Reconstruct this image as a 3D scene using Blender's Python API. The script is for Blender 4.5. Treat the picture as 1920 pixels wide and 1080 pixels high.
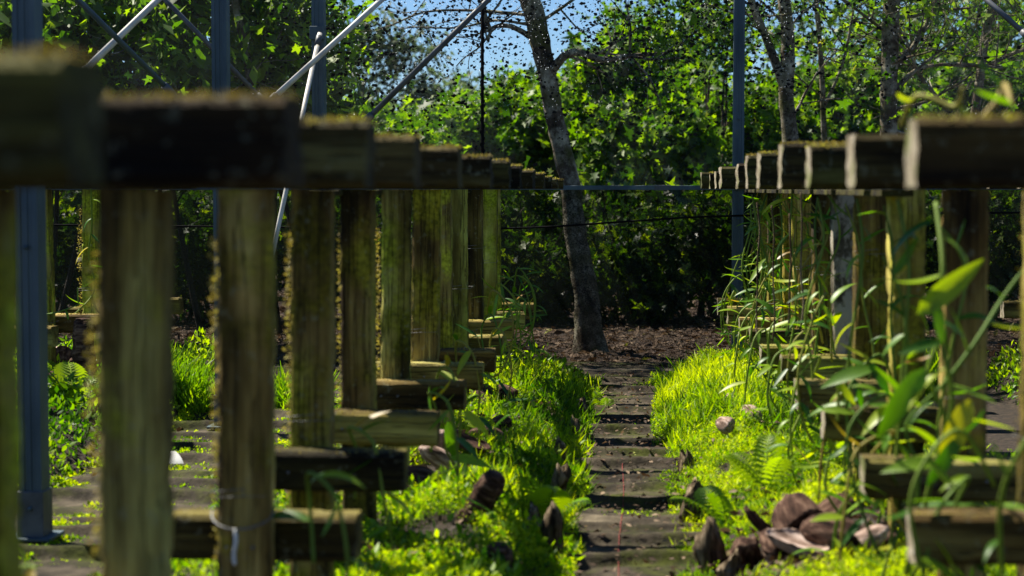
import bpy, math, random
import numpy as np
from mathutils import Vector, Matrix, Euler
random.seed(7); rng = np.random.default_rng(7)
scene = bpy.context.scene
for o in list(bpy.data.objects): bpy.data.objects.remove(o)
COL = scene.collection

# ------------------------------------------------------------------ camera, sky, sun, exposure
F = 3200.0; EYE = 1.25
cd = bpy.data.cameras.new('camera'); cam = bpy.data.objects.new('camera', cd); COL.objects.link(cam)
cam.location = (0, 0, EYE)
cam.rotation_euler = (math.radians(90-3.31), 0, math.radians(4.02))
cd.sensor_width = 36; cd.lens = 36*F/1920; cd.clip_end = 600; cd.clip_start = .05
cd.dof.use_dof = True; cd.dof.focus_distance = 10.8; cd.dof.aperture_fstop = 3.0
scene.camera = cam
CR = cam.rotation_euler.to_matrix()
def P(px, py, d):                      # the point of the plane y=d seen at a photo pixel
    v = CR @ Vector(((px-960)/F, (540-py)/F, -1)); v *= d/v.y
    return Vector((v.x, d, EYE+v.z))
SUN = Vector((-.66, .44, 1.12)).normalized()
w = bpy.data.worlds.new('World'); scene.world = w; w.use_nodes = True
wn = w.node_tree; bg = wn.nodes['Background']
sky = wn.nodes.new('ShaderNodeTexSky'); sky.sky_type = 'NISHITA'; sky.sun_disc = False
sky.sun_elevation = math.asin(SUN.z); sky.sun_rotation = math.atan2(SUN.x, SUN.y)
sky.air_density = 1.0; sky.dust_density = .1; sky.ozone_density = 4
tint = wn.nodes.new('ShaderNodeMix'); tint.data_type = 'RGBA'; tint.blend_type = 'MULTIPLY'; tint.inputs[0].default_value = 1; tint.inputs[7].default_value = (.64, .80, 1.0, 1)
wn.links.new(sky.outputs[0], tint.inputs[6]); wn.links.new(tint.outputs[2], bg.inputs[0]); bg.inputs[1].default_value = .05
sd = bpy.data.lights.new('sun', 'SUN'); so = bpy.data.objects.new('sun', sd); COL.objects.link(so)
sd.energy = 5.0; sd.angle = math.radians(.5); sd.color = (1, .93, .80)
so.rotation_euler = SUN.to_track_quat('Z', 'Y').to_euler(); so.location = (-6, 4, 9)
vs = scene.view_settings; vs.view_transform = 'Standard'; vs.look = 'None'; vs.gamma = 1; vs.use_curve_mapping = False
vs.exposure = 1.3

# ------------------------------------------------------------------ materials
def nt(name):
    m = bpy.data.materials.new(name); m.use_nodes = True
    return m, m.node_tree, m.node_tree.nodes['Principled BSDF'], m.node_tree.nodes['Material Output']
def N(t, kind, **kw):
    n = t.nodes.new('ShaderNode'+kind)
    for k, v in kw.items(): setattr(n, k, v)
    return n
def ramp(t, fac, stops):
    r = N(t, 'ValToRGB'); t.links.new(fac, r.inputs[0]); e = r.color_ramp.elements
    while len(e) > 1: e.remove(e[-1])
    e[0].position = stops[0][0]; e[0].color = (*stops[0][1], 1)
    for p, c in stops[1:]:
        x = e.new(p); x.color = (*c, 1)
    return r.outputs[0]
def mixc(t, fac, a, b, mode='MIX'):
    m = N(t, 'Mix', data_type='RGBA', blend_type=mode)
    for i, v in ((0, fac), (6, a), (7, b)):
        if hasattr(v, 'is_output'): t.links.new(v, m.inputs[i])
        elif i == 0: m.inputs[0].default_value = v
        else: m.inputs[i].default_value = (*v, 1)
    return m.outputs[2]
def coords(t, scale=(1, 1, 1), kind='Object', rnd=False):
    c = N(t, 'TexCoord'); mp = N(t, 'Mapping'); t.links.new(c.outputs[kind], mp.inputs[0])
    mp.inputs['Scale'].default_value = scale
    if rnd:
        oi = N(t, 'ObjectInfo'); k = N(t, 'Math', operation='MULTIPLY'); k.inputs[1].default_value = 37
        t.links.new(oi.outputs['Random'], k.inputs[0]); t.links.new(k.outputs[0], mp.inputs['Location'])
    return mp.outputs[0]
def noise(t, vec, scale, detail=5, rough=.55):
    n = N(t, 'TexNoise'); t.links.new(vec, n.inputs['Vector']); n.inputs['Scale'].default_value = scale
    n.inputs['Detail'].default_value = detail; n.inputs['Roughness'].default_value = rough
    return n.outputs['Fac']
def bump(t, b, h, dist, strength=1):
    k = N(t, 'Bump'); k.inputs['Distance'].default_value = dist; k.inputs['Strength'].default_value = strength
    t.links.new(h, k.inputs['Height']); t.links.new(k.outputs[0], b.inputs['Normal'])

def wood_mat(name, sc, moss, gain=1):
    m, t, b, o = nt(name)
    v = coords(t, sc, rnd=True); v2 = coords(t, (1, 1, 1), rnd=True)
    g = noise(t, v, 9, 8, .65); big = noise(t, v2, 5, 4, .6); fine = noise(t, v2, 60, 4, .6)
    base = ramp(t, g, [(.30, (.012, .009, .006)), (.45, (.060, .048, .030)), (.58, (.125, .112, .072)), (.72, (.26, .24, .18))])
    mo = ramp(t, fine, [(.3, (.030, .034, .006)), (.7, (.13, .14, .024))])
    stain = ramp(t, noise(t, coords(t, tuple(q*.5+.1 for q in sc), rnd=True), 7, 3, .5), [(.38, (.10, .08, .06)), (.50, (.6, .52, .45)), (.60, (1, 1, 1))])
    mk = ramp(t, big, [(moss, (0, 0, 0)), (moss+.16, (1, 1, 1))])
    oi = N(t, 'ObjectInfo')
    rr = ramp(t, oi.outputs['Random'], [(0, (.55, .55, .5)), (.25, (1.05, .95, .80)), (.5, (.8, 1.0, .62)), (.75, (.7, .8, .65)), (1, (1.1, 1.15, 1.05))])
    c = mixc(t, mk, base, mo); c = mixc(t, 1, c, (gain, gain*.90, gain*.44), 'MULTIPLY') if gain != 1 else c; c = mixc(t, 1, c, rr, 'MULTIPLY'); c = mixc(t, 1, c, stain, 'MULTIPLY')  # gain also warms the wood, standing in for bounce off the sunlit moss
    ck = noise(t, coords(t, tuple(q*(4 if q == 1 else .8) for q in sc), rnd=True), 9, 3, .6)
    crack = ramp(t, ck, [(.475, (1, 1, 1)), (.495, (.12, .10, .08)), (.505, (.12, .10, .08)), (.525, (1, 1, 1))]); c = mixc(t, .65, c, crack, 'MULTIPLY')
    sp_ = ramp(t, noise(t, v2, 38, 3, .7), [(.60, (0, 0, 0)), (.68, (.35, .35, .35))]); c = mixc(t, sp_, c, (.26, .27, .17))
    g = mixc(t, .5, g, crack)
    t.links.new(c, b.inputs['Base Color']); b.inputs['Roughness'].default_value = .9
    b.inputs['Specular IOR Level'].default_value = .2
    bump(t, b, g, .008)
    return m
M = {}
M['post'] = wood_mat('weathered_post_wood', (1, 1, .12), .42, 5.0)
M['end'] = None
M['stained'] = wood_mat('brown_stained_post_wood', (1, 1, .16), .56, 3.8)
M['bar'] = wood_mat('bounce_lit_bar_wood', (.12, 1, 1), .62, 2.8)  # lower bars: golden bounce light painted into the wood colour
M['beam'] = wood_mat('weathered_beam_wood', (.12, 1, 1), .60, .85)

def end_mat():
    m, t, b, o = nt('sunlit_weathered_end_grain'); v = coords(t, rnd=True); g = noise(t, v, 30, 6, .7); big = noise(t, v, 9, 3)
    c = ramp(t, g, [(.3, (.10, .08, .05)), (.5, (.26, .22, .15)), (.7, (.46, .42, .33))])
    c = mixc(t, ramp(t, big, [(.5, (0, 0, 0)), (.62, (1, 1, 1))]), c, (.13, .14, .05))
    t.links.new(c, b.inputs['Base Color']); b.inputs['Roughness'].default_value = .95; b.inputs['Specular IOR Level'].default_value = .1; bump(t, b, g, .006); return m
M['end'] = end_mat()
def leaf_mat(name, stops, trans=.5, rough=.45, attr=True, vein=False):
    m, t, b, o = nt(name)
    if attr:
        a = N(t, 'Attribute'); a.attribute_name = 'tint'; f = a.outputs['Fac']
    else:
        oi = N(t, 'ObjectInfo'); f = oi.outputs['Random']
    c = ramp(t, f, stops)
    if vein:
        n = noise(t, coords(t, (8, 60, 8)), 2, 3)
        c = mixc(t, .5, c, ramp(t, n, [(.3, (.45, .5, .4)), (.7, (1.25, 1.2, 1.0))]), 'MULTIPLY')
    t.links.new(c, b.inputs['Base Color']); b.inputs['Roughness'].default_value = rough
    b.inputs['Specular IOR Level'].default_value = .35
    tr = N(t, 'BsdfTranslucent'); hs = N(t, 'HueSaturation'); hs.inputs['Saturation'].default_value = 1.12; hs.inputs['Value'].default_value = 1.9
    t.links.new(c, hs.inputs['Color']); t.links.new(hs.outputs[0], tr.inputs[0])
    mx = N(t, 'MixShader'); mx.inputs[0].default_value = trans
    t.links.new(b.outputs[0], mx.inputs[1]); t.links.new(tr.outputs[0], mx.inputs[2]); t.links.new(mx.outputs[0], o.inputs[0])
    return m
M['moss'] = leaf_mat('spikemoss', [(0, (.015, .045, .003)), (.3, (.055, .13, .004)), (.65, (.16, .27, .006)), (1, (.36, .43, .012))], .5, .6)
M['weed'] = leaf_mat('weed_leaf', [(0, (.03, .09, .006)), (.6, (.12, .23, .010)), (1, (.28, .38, .02))], .5, .5)
M['bush'] = leaf_mat('bush_leaf', [(0, (.025, .065, .006)), (.5, (.070, .145, .010)), (.97, (.17, .26, .016)), (.985, (.34, .26, .015)), (1, (.32, .13, .012))], .55, .5)
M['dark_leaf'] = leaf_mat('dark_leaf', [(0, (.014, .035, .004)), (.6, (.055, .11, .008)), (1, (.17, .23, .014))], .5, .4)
M['far_leaf'] = leaf_mat('far_leaf', [(0, (.035, .055, .022)), (1, (.085, .12, .05))], .4, .6)
M['vanilla'] = leaf_mat('vanilla_leaf', [(0, (.03, .10, .012)), (.4, (.09, .20, .012)), (.75, (.22, .34, .016)), (.93, (.34, .40, .03)), (.97, (.42, .34, .04)), (1, (.25, .14, .04))], .42, .42, attr=False, vein=True)
M['stem'] = leaf_mat('vine_stem', [(0, (.08, .16, .012)), (.7, (.17, .24, .02)), (1, (.28, .20, .04))], .15, .65, attr=False)
M['fern'] = leaf_mat('fern_frond', [(0, (.05, .13, .008)), (1, (.28, .38, .03))], .5, .5, attr=False)
M['dry_moss'] = leaf_mat('dry_moss', [(0, (.10, .075, .02)), (.6, (.24, .20, .05)), (1, (.34, .33, .06))], .3, .8)

def simple(name, stops, scale=8, rough=.8, bd=.003, metal=0, vec=(1, 1, 1), rnd=True, spec=.3):
    m, t, b, o = nt(name); v = coords(t, vec, rnd=rnd); n = noise(t, v, scale, 8, .62)
    t.links.new(ramp(t, n, stops), b.inputs['Base Color']); b.inputs['Roughness'].default_value = rough
    b.inputs['Metallic'].default_value = metal; b.inputs['Specular IOR Level'].default_value = spec
    if bd: bump(t, b, n, bd)
    return m
M['soil'] = simple('bed_soil', [(.3, (.008, .006, .004)), (.55, (.028, .019, .012)), (.75, (.06, .04, .024))], 30, .95, .02)
M['mat'] = None
M['husk'] = simple('coconut_husk', [(.34, (.008, .004, .003)), (.5, (.06, .032, .022)), (.68, (.21, .13, .09))], 7, .9, .012, vec=(1.2, 6, 6), spec=.1)
M['pale_husk'] = simple('pale_coconut_husk', [(.32, (.06, .035, .025)), (.5, (.26, .18, .14)), (.68, (.58, .46, .40))], 8, .9, .01, vec=(1.2, 5, 5), spec=.1)  # paler tone of the coconut husk
M['bark_slab'] = simple('bark_slab', [(.34, (.014, .010, .006)), (.5, (.085, .062, .036)), (.64, (.27, .21, .14))], 22, .95, .014, vec=(2, 2, .35), spec=.1)
M['litter'] = leaf_mat('leaf_litter', [(0, (.02, .011, .006)), (.6, (.09, .052, .027)), (.93, (.27, .19, .12)), (1, (.26, .30, .04))], .15, .8)
M['forest_floor'] = simple('forest_floor', [(.3, (.012, .008, .005)), (.55, (.055, .033, .02)), (.75, (.12, .08, .05))], 14, .95, .03)
M['steel'] = simple('galvanised_steel', [(.3, (.040, .062, .075)), (.5, (.068, .10, .118)), (.65, (.095, .13, .145)), (.78, (.17, .145, .11))], 6, .55, .0006, .3, (1, 1, .3))
M['pipe'] = simple('brace_pipe_paint', [(.3, (.38, .36, .31)), (.55, (.55, .53, .47)), (.8, (.68, .66, .6))], 10, .5, .001)
M['dark_pipe'] = simple('dark_pipe', [(.3, (.05, .055, .06)), (.7, (.12, .13, .14))], 10, .55, .001, .2)
M['wire'] = simple('grey_wire', [(.3, (.09, .09, .09)), (.7, (.25, .25, .24))], 20, .5, 0, .3)
M['black'] = simple('black_plastic', [(.3, (.004, .004, .004)), (.7, (.010, .010, .011))], 20, .95, 0, spec=.05)
M['debris'] = simple('net_debris', [(.3, (.004, .004, .004)), (.7, (.02, .016, .01))], 30, .95, 0)
M['tag'] = simple('white_tie', [(.3, (.5, .5, .46)), (.7, (.75, .75, .7))], 20, .5, 0)
M['red'] = simple('red_thread', [(.3, (.14, .02, .02)), (.7, (.38, .06, .05))], 60, .7, 0)
def lichen():
    m, t, b, o = nt('lichen_bark'); v = coords(t, (1, 1, .6)); g = noise(t, v, 22, 8, .7); l = noise(t, coords(t), 7, 6, .7)
    base = ramp(t, g, [(.3, (.016, .012, .008)), (.55, (.07, .052, .036)), (.75, (.15, .12, .085))])
    li = ramp(t, g, [(.3, (.17, .155, .10)), (.7, (.54, .50, .38))])
    c = mixc(t, ramp(t, l, [(.44, (0, 0, 0)), (.66, (1, 1, 1))]), base, li); c = mixc(t, ramp(t, noise(t, coords(t), 3, 4), [(.52, (0, 0, 0)), (.62, (.8, .8, .8))]), c, (.07, .075, .018))
    t.links.new(c, b.inputs['Base Color']); b.inputs['Roughness'].default_value = .95; b.inputs['Specular IOR Level'].default_value = .1
    bump(t, b, g, .012); return m
M['bark'] = lichen()
M['twig'] = simple('dark_twig_bark', [(.3, (.012, .010, .007)), (.7, (.06, .045, .03))], 20, .9, .004)
def weedmat():
    m, t, b, o = nt('weed_mat'); v = coords(t)
    n = noise(t, v, 5, 8, .65); d = noise(t, v, 40, 5, .7)
    c = ramp(t, n, [(.3, (.006, .005, .004)), (.46, (.032, .026, .018)), (.6, (.078, .063, .043)), (.74, (.17, .14, .095))])
    gm = ramp(t, noise(t, v, 3.1, 6, .7), [(.48, (0, 0, 0)), (.62, (1, 1, 1))])
    c = mixc(t, gm, c, ramp(t, d, [(.3, (.02, .025, .004)), (.7, (.07, .08, .012))]))
    wv = N(t, 'TexWave'); wv.inputs['Scale'].default_value = 90; t.links.new(v, wv.inputs[0])
    c = mixc(t, .25, c, wv.outputs[0], 'MULTIPLY')
    t.links.new(c, b.inputs['Base Color']); b.inputs['Roughness'].default_value = .9; b.inputs['Specular IOR Level'].default_value = .12; bump(t, b, d, .006)
    return m
M['mat'] = weedmat()
def net(name, col, lo, hi, scale, pure=.5):
    m, t, b, o = nt(name); t.nodes.remove(b); v = coords(t)
    n = noise(t, v, scale, 6, .7); fine = noise(t, v, 100, 3, .75)
    k = N(t, 'MapRange'); k.inputs[1].default_value = .35; k.inputs[2].default_value = .68; k.inputs[3].default_value = lo; k.inputs[4].default_value = hi
    t.links.new(n, k.inputs[0])
    kf = N(t, 'MapRange'); kf.inputs[1].default_value = .4; kf.inputs[2].default_value = .65; kf.inputs[3].default_value = .55; kf.inputs[4].default_value = 1.5
    t.links.new(fine, kf.inputs[0])
    mu = N(t, 'Math', operation='MULTIPLY', use_clamp=True); t.links.new(k.outputs[0], mu.inputs[0]); t.links.new(kf.outputs[0], mu.inputs[1])
    df = N(t, 'BsdfDiffuse'); tr = N(t, 'BsdfTranslucent'); tp = N(t, 'BsdfTransparent')
    df.inputs[0].default_value = (*col, 1); tr.inputs[0].default_value = (*col, 1)
    a = N(t, 'MixShader'); a.inputs[0].default_value = pure; t.links.new(df.outputs[0], a.inputs[1]); t.links.new(tr.outputs[0], a.inputs[2])
    f = N(t, 'MixShader'); t.links.new(mu.outputs[0], f.inputs[0]); t.links.new(tp.outputs[0], f.inputs[1]); t.links.new(a.outputs[0], f.inputs[2])
    t.links.new(f.outputs[0], o.inputs[0]); return m
M['net'] = net('fine_net', (.42, .47, .52), .0, .045, 1.1)
M['shade'] = net('shade_cloth', (.010, .013, .011), .55, .82, 1.3, .3)

# ------------------------------------------------------------------ helpers
def tag(o, label=None, cat=None, group=None, kind=None):
    if label: o['label'] = label
    if cat: o['category'] = cat
    if group: o['group'] = group
    if kind: o['kind'] = kind
    return o
def link(name, me, mat=None, parent=None, loc=None):
    o = bpy.data.objects.new(name, me); COL.objects.link(o)
    if mat and not me.materials: me.materials.append(mat)
    if parent: o.parent = parent
    if loc is not None: o.location = loc
    return o
def empty(name, loc, label, cat, group=None, rz=0):
    o = bpy.data.objects.new(name, None); COL.objects.link(o); o.location = loc; o.rotation_euler = (0, 0, rz); o.empty_display_size = .1
    return tag(o, label, cat, group)
def mesh(name, v, f, smooth=True, tint=None):
    me = bpy.data.meshes.new(name); me.from_pydata([tuple(x) for x in v], [], f)
    if smooth: me.polygons.foreach_set('use_smooth', [True]*len(me.polygons))
    me.update(); return me
def bigmesh(name, V, Fq, tint=None, smooth=False):      # V (n,3), Fq (m,k)
    me = bpy.data.meshes.new(name); n, k = Fq.shape
    me.vertices.add(len(V)); me.vertices.foreach_set('co', V.astype(np.float32).ravel())
    me.loops.add(n*k); me.loops.foreach_set('vertex_index', Fq.astype(np.int32).ravel())
    me.polygons.add(n); me.polygons.foreach_set('loop_start', (np.arange(n)*k).astype(np.int32))
    me.polygons.foreach_set('loop_total', np.full(n, k, np.int32))
    if smooth: me.polygons.foreach_set('use_smooth', np.ones(n, bool))
    me.update(calc_edges=True)
    if tint is not None:
        a = me.attributes.new('tint', 'FLOAT', 'POINT'); a.data.foreach_set('value', tint.astype(np.float32))
    return me
# leaf templates in the xy plane, stem at the origin, pointing +x, unit length; faces are quads
def T_oval():
    v = np.array([(0, 0, 0), (.4, .22, .05), (1, 0, -.06), (.4, -.22, .05), (.45, 0, -.02)])
    return v, np.array([(0, 4, 2, 1), (0, 3, 2, 4)])
def T_lobed():
    v = np.array([(0, 0, 0), (.05, .38, .05), (.30, .20, .02), (.55, .46, .03), (.60, .16, 0), (1, 0, -.1), (.60, -.16, 0), (.55, -.46, .03), (.30, -.20, .02), (.05, -.38, .05)])
    return v, np.array([(0, 2, 1, 0), (0, 4, 3, 2), (0, 6, 5, 4), (0, 8, 7, 6), (0, 0, 9, 8)])[:, [0, 3, 2, 1]]
def T_lobed2():      # quads only, no doubled corner
    v = np.array([(0, 0, 0), (.02, .40, .06), (.32, .18, .0), (.62, .44, .05), (.58, .12, 0), (1, 0, -.12), (.58, -.12, 0), (.62, -.44, .05), (.32, -.18, 0), (.02, -.40, .06), (.3, 0, -.03)])
    return v, np.array([(0, 10, 2, 1), (10, 4, 3, 2), (10, 6, 5, 4), (10, 8, 7, 6), (0, 9, 8, 10)])
def T_quad():
    v = np.array([(0, -.1, 0), (.55, -.32, .1), (1, 0, 0), (.5, .32, .1)])
    return v, np.array([(0, 1, 2, 3)])
def T_blade():
    v = np.array([(0, -.03, 0), (0, .03, 0), (.45, .035, .06), (.45, -.035, .06), (1, .004, -.12), (1, -.004, -.12)])
    return v, np.array([(0, 3, 2, 1), (3, 5, 4, 2)])
def cloud(name, pos, size, dirs, tmpl, mat, tint, parent=None, spread=1, upbias=.0):
    """many leaves in one mesh: pos (n,3), size (n,), dirs (n,3) along the leaf"""
    tv, tf = tmpl; n = len(pos)
    x = dirs/np.linalg.norm(dirs, axis=1, keepdims=True)
    r = rng.normal(size=(n, 3)); r[:, 2] += upbias*3
    z = r - (r*x).sum(1, keepdims=True)*x; z /= np.linalg.norm(z, axis=1, keepdims=True)+1e-9
    y = np.cross(z, x)
    V = pos[:, None, :] + size[:, None, None]*(tv[None, :, 0:1]*x[:, None] + tv[None, :, 1:2]*y[:, None]*spread + tv[None, :, 2:3]*z[:, None])
    Fq = tf[None] + (np.arange(n)*len(tv))[:, None, None]
    me = bigmesh(name, V.reshape(-1, 3), Fq.reshape(-1, tf.shape[1]), np.repeat(tint, len(tv)))
    return link(name, me, mat, parent)
def tube_data(pts, rad, sides=6, wob=0):
    pts = [Vector(p) for p in pts]; V = []; Fs = []; n = len(pts); up = None
    for i, p in enumerate(pts):
        t = (pts[min(i+1, n-1)]-pts[max(i-1, 0)]).normalized()
        if up is None: up = t.orthogonal().normalized()
        up = (up - up.dot(t)*t).normalized(); s = t.cross(up)
        r = float(rad[i]) if hasattr(rad, '__len__') else float(rad)
        for k in range(sides):
            a = 2*math.pi*k/sides; rr = r*(1+wob*random.uniform(-1, 1))
            V.append(p + rr*(math.cos(a)*up+math.sin(a)*s))
    for i in range(n-1):
        for k in range(sides):
            Fs.append((i*sides+k, i*sides+(k+1) % sides, (i+1)*sides+(k+1) % sides, (i+1)*sides+k))
    Fs.append(tuple(range(sides))[::-1]); Fs.append(tuple((n-1)*sides+k for k in range(sides)))
    return V, Fs
def tubes(name, lst, mat, parent=None, sides=6, wob=0, loc=None):
    V = []; Fs = []
    for pts, rad in lst:
        v, f = tube_data(pts, rad, sides, wob); b = len(V); V += v; Fs += [tuple(i+b for i in q) for q in f]
    return link(name, mesh(name, V, Fs), mat, parent, loc)
def smooth(pts, k=6):
    pts = [Vector(p) for p in pts]; out = []
    for i in range(len(pts)-1):
        a, b, c, d = pts[max(i-1, 0)], pts[i], pts[i+1], pts[min(i+2, len(pts)-1)]
        for j in range(k):
            t = j/k; out.append(.5*((2*b)+(c-a)*t+(2*a-5*b+4*c-d)*t*t+(3*b-a-3*c+d)*t**3))
    out.append(pts[-1]); return out
_ph = rng.uniform(0, 6.28, (6, 40)); _fr = rng.normal(size=(3, 40))
def vn(p, s):                          # cheap smooth noise, p (n,3) -> (n,) about -1..1
    q = p@(_fr*s); return np.sin(q+_ph[0]+1.7*np.sin(q[:, ::-1]*.61+_ph[1])).mean(1)*4.0
def timber(L, wd, th, seg=26, amp=.004, axis='z', rag=0, chip=0):
    """rough sawn timber with rounded, worn edges; base at the origin, along z (or along x, centred)"""
    c = min(wd, th)*.10; hw, ht = wd/2, th/2
    ring = []
    def side(a, b, k):
        for i in range(k): ring.append((a[0]+(b[0]-a[0])*i/k, a[1]+(b[1]-a[1])*i/k))
    side((-hw+c, -ht), (hw-c, -ht), 5); side((hw-c, -ht), (hw, -ht+c), 2); side((hw, -ht+c), (hw, ht-c), 4); side((hw, ht-c), (hw-c, ht), 2)
    side((hw-c, ht), (-hw+c, ht), 5); side((-hw+c, ht), (-hw, ht-c), 2); side((-hw, ht-c), (-hw, -ht+c), 4); side((-hw, -ht+c), (-hw+c, -ht), 2)
    R = np.array(ring); m = len(R); zz = np.linspace(0, L, seg+1)
    V = np.zeros((seg+1, m, 3)); V[:, :, :2] = R[None]; V[:, :, 2] = zz[:, None]
    V = V.reshape(-1, 3); off = rng.uniform(0, 50, 3)
    n1 = vn(V*np.array([1, 1, .35])+off, 18); n2 = vn(V+off*2, 55); n3 = vn(V+off*3, 140)
    d = V[:, :2]/np.linalg.norm(V[:, :2], axis=1, keepdims=True)
    edge = (np.abs(np.abs(V[:, 0])-hw) < c*1.01)[:, None]*1.0
    V[:, :2] -= d*((n1*.6+n2*.4)*amp + np.maximum(n3*.5+n2*.5-.2, 0)*rag*edge[:, 0])[:, None]
    if chip: V[:, 2] += np.where((V[:, 2] < L*.02) | (V[:, 2] > L*.98), n2*chip, 0)
    Fs = [(i*m+k, i*m+(k+1) % m, (i+1)*m+(k+1) % m, (i+1)*m+k) for i in range(seg) for k in range(m)]
    V = list(map(tuple, V)); b = len(V)
    V.append((0, 0, 0)); V.append((0, 0, L))
    Fs += [((k+1) % m, k, b) for k in range(m)] + [(seg*m+k, seg*m+(k+1) % m, b+1) for k in range(m)]
    if axis == 'x': V = [(z-L/2, y, -x) for x, y, z in V]
    if axis == 'y': V = [(x, z-L/2, -y) for x, y, z in V]
    me = mesh('timber', V, Fs, smooth=True)
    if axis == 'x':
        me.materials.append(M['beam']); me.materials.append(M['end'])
        for p in me.polygons[-2*m:-m]: p.material_index = 1  # sunward ends only: sunlight put into the paler end-grain colour
    me.set_sharp_from_angle(angle=math.radians(38))
    return me
def box(name, sx, sy, sz, mat, parent=None, loc=(0, 0, 0), bev=.002):
    import bmesh
    bm = bmesh.new(); bmesh.ops.create_cube(bm, size=1)
    for v in bm.verts: v.co = (v.co.x*sx, v.co.y*sy, v.co.z*sz)
    bmesh.ops.bevel(bm, geom=bm.edges[:], offset=bev, segments=1, affect='EDGES')
    me = bpy.data.meshes.new(name); bm.to_mesh(me); bm.free()
    return link(name, me, mat, parent, loc)

# ------------------------------------------------------------------ the ground
def hgt(x, y):                         # height of beds over the paths (arrays)
    x = np.asarray(x, float); y = np.asarray(y, float); p = np.stack([x, y, 0*x], -1).reshape(-1, 3)
    n = (vn(p, 3.2)*.5+vn(p+9, 9)*.25).reshape(x.shape)
    def bed(c, hw, h):
        t = np.clip((hw-np.abs(x-c))/.34, 0, 1); return t*t*(3-2*t)*h
    inside = np.clip((11.35-y)/.5, 0, 1)
    b = bed(.92, .76, .15)+bed(-.92, .76, .12)+bed(-3.1, .80, .15)+bed(2.95, .75, .15)
    return inside*(b+n*.075*np.clip(b/.1, .0, 1)) + (1-inside)*(.012*n+np.clip(y-12, 0, 30)*.004)
def sheet(name, x0, x1, y0, y1, nx, ny, fz, mat, **k):
    X, Y = np.meshgrid(np.linspace(x0, x1, nx), np.linspace(y0, y1, ny)); Z = fz(X, Y)
    V = np.stack([X, Y, Z], -1).reshape(-1, 3); i = np.arange(nx-1)[None]+np.arange(ny-1)[:, None]*nx
    Fq = np.stack([i, i+1, i+nx+1, i+nx], -1).reshape(-1, 4)
    return tag(link(name, bigmesh(name, V, Fq, smooth=True), mat), **k)
sheet('ground', -150, 150, -60, 300, 60, 60, lambda x, y: 0*x-.30, M['forest_floor'], kind='structure')
sheet('forest_floor', -24, 24, 11.5, 62, 260, 220, lambda x, y: hgt(x, y)-.0, M['forest_floor'], kind='structure')
sheet('soil_beds', -7, 7, -1.5, 11.5, 330, 330, lambda x, y: hgt(x, y)-.012, M['soil'], kind='structure')
folds = [1.2, 2.1, 2.9, 3.6, 4.3, 4.85, 5.18, 5.55, 5.9, 6.12, 6.28, 6.62, 6.95, 7.2, 7.55, 7.9, 8.3, 8.62, 9.05, 9.5, 9.9, 10.4, 10.9]
def matz(x, y):
    p = np.stack([x, y, 0*x], -1).reshape(-1, 3)
    yy = y + .06*vn(p*np.array([1, .3, 1]), 5).reshape(x.shape) + .02*vn(p, 14).reshape(x.shape); z = 0*x
    for i, f in enumerate(folds):
        u = yy-f; h = .018+.030*((i*37) % 10)/10
        z += np.where(u < 0, 0, np.where(u < .035, u/.035, np.exp(-(u-.035)/.10)))*h
    return z + .006*vn(p, 12).reshape(x.shape)
def strip(name, xc, hw, y0, y1, **k):
    return sheet(name, xc-hw, xc+hw, y0, y1, 26, 900, lambda x, y: matz(x+xc, y)+.012, M['mat'], **k)
strip('path', 0, .26, 1, 11.42, kind='structure')
strip('side_path', -1.98, .42, 1, 11.42, kind='structure')
o = strip('cross_path', 0, 3.2, 11.0, 12.2, kind='structure'); o.location.z = .004
# red thread woven in the mat
ys = np.linspace(5.2, 7.6, 90); th = [(-.035+.006*math.sin(y*3), y, float(matz(np.array([[-.035]]), np.array([[y]]))[0, 0])+.0145) for y in ys]
tag(tubes('red_thread', [(th, .0013)], M['red'], sides=4), 'thin red marker thread running down the middle of the dark path mat', 'thread')

# ------------------------------------------------------------------ shade house: posts, rail, nets, pipes
def steel_post(px, d, wpx, ztop, label, foot=True):
    wd = wpx/F*d; p = P(px, 700, d); root = empty('steel_post', (p.x, d, 0), label, 'post', 'steel posts of the shade house')
    h = wd/2; dp = wd*.55; g = wd*.12
    prof = [(-h, -dp), (-h*.55, -dp), (-h*.50, -dp+g*.5), (-h*.12, -dp+g*.5), (-h*.07, -dp), (h*.07, -dp), (h*.12, -dp+g*.5), (h*.5, -dp+g*.5), (h*.55, -dp), (h, -dp), (h, dp), (-h, dp)]
    n = len(prof); V = [(x, y, z) for z in (0, ztop) for x, y in prof]
    Fs = [(k, (k+1) % n, n+(k+1) % n, n+k) for k in range(n)]+[tuple(range(n))[::-1], tuple(n+k for k in range(n))]
    link('shaft', mesh('shaft', V, Fs, smooth=False), M['steel'], root)
    if foot:
        box('base_plate', wd*2.0, wd*2.0, .012, M['steel'], root, (0, 0, .035))
        box('splice_sleeve', wd*1.16, dp*2.3, .16, M['dark_pipe'], root, (0, 0, .12))
    for z in (.14, 1.05, 1.72):
        b = tubes('bolt', [([(0, -dp-.002, z), (0, -dp-.012, z)], .009)], M['steel'], root, 6)
    return root
p1 = steel_post(62, 5.8, 43, 3.4, 'blue-grey galvanised steel post nearest the camera at the left picture edge')
p2 = steel_post(420, 8.6, 28, 3.4, 'steel post rising behind the mossy crossbeam, second from the left')
p3 = steel_post(602, 11.55, 23, 3.4, 'steel post with a white diagonal brace bolted to it below the sky gap')
p4 = steel_post(1381, 11.6, 20, 3.4, 'dark steel post right of the lichen covered tree at the far net')
box('bracket', .10, .03, .09, M['steel'], p3, (0, -.06, P(602, 62, 11.5).z))
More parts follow.
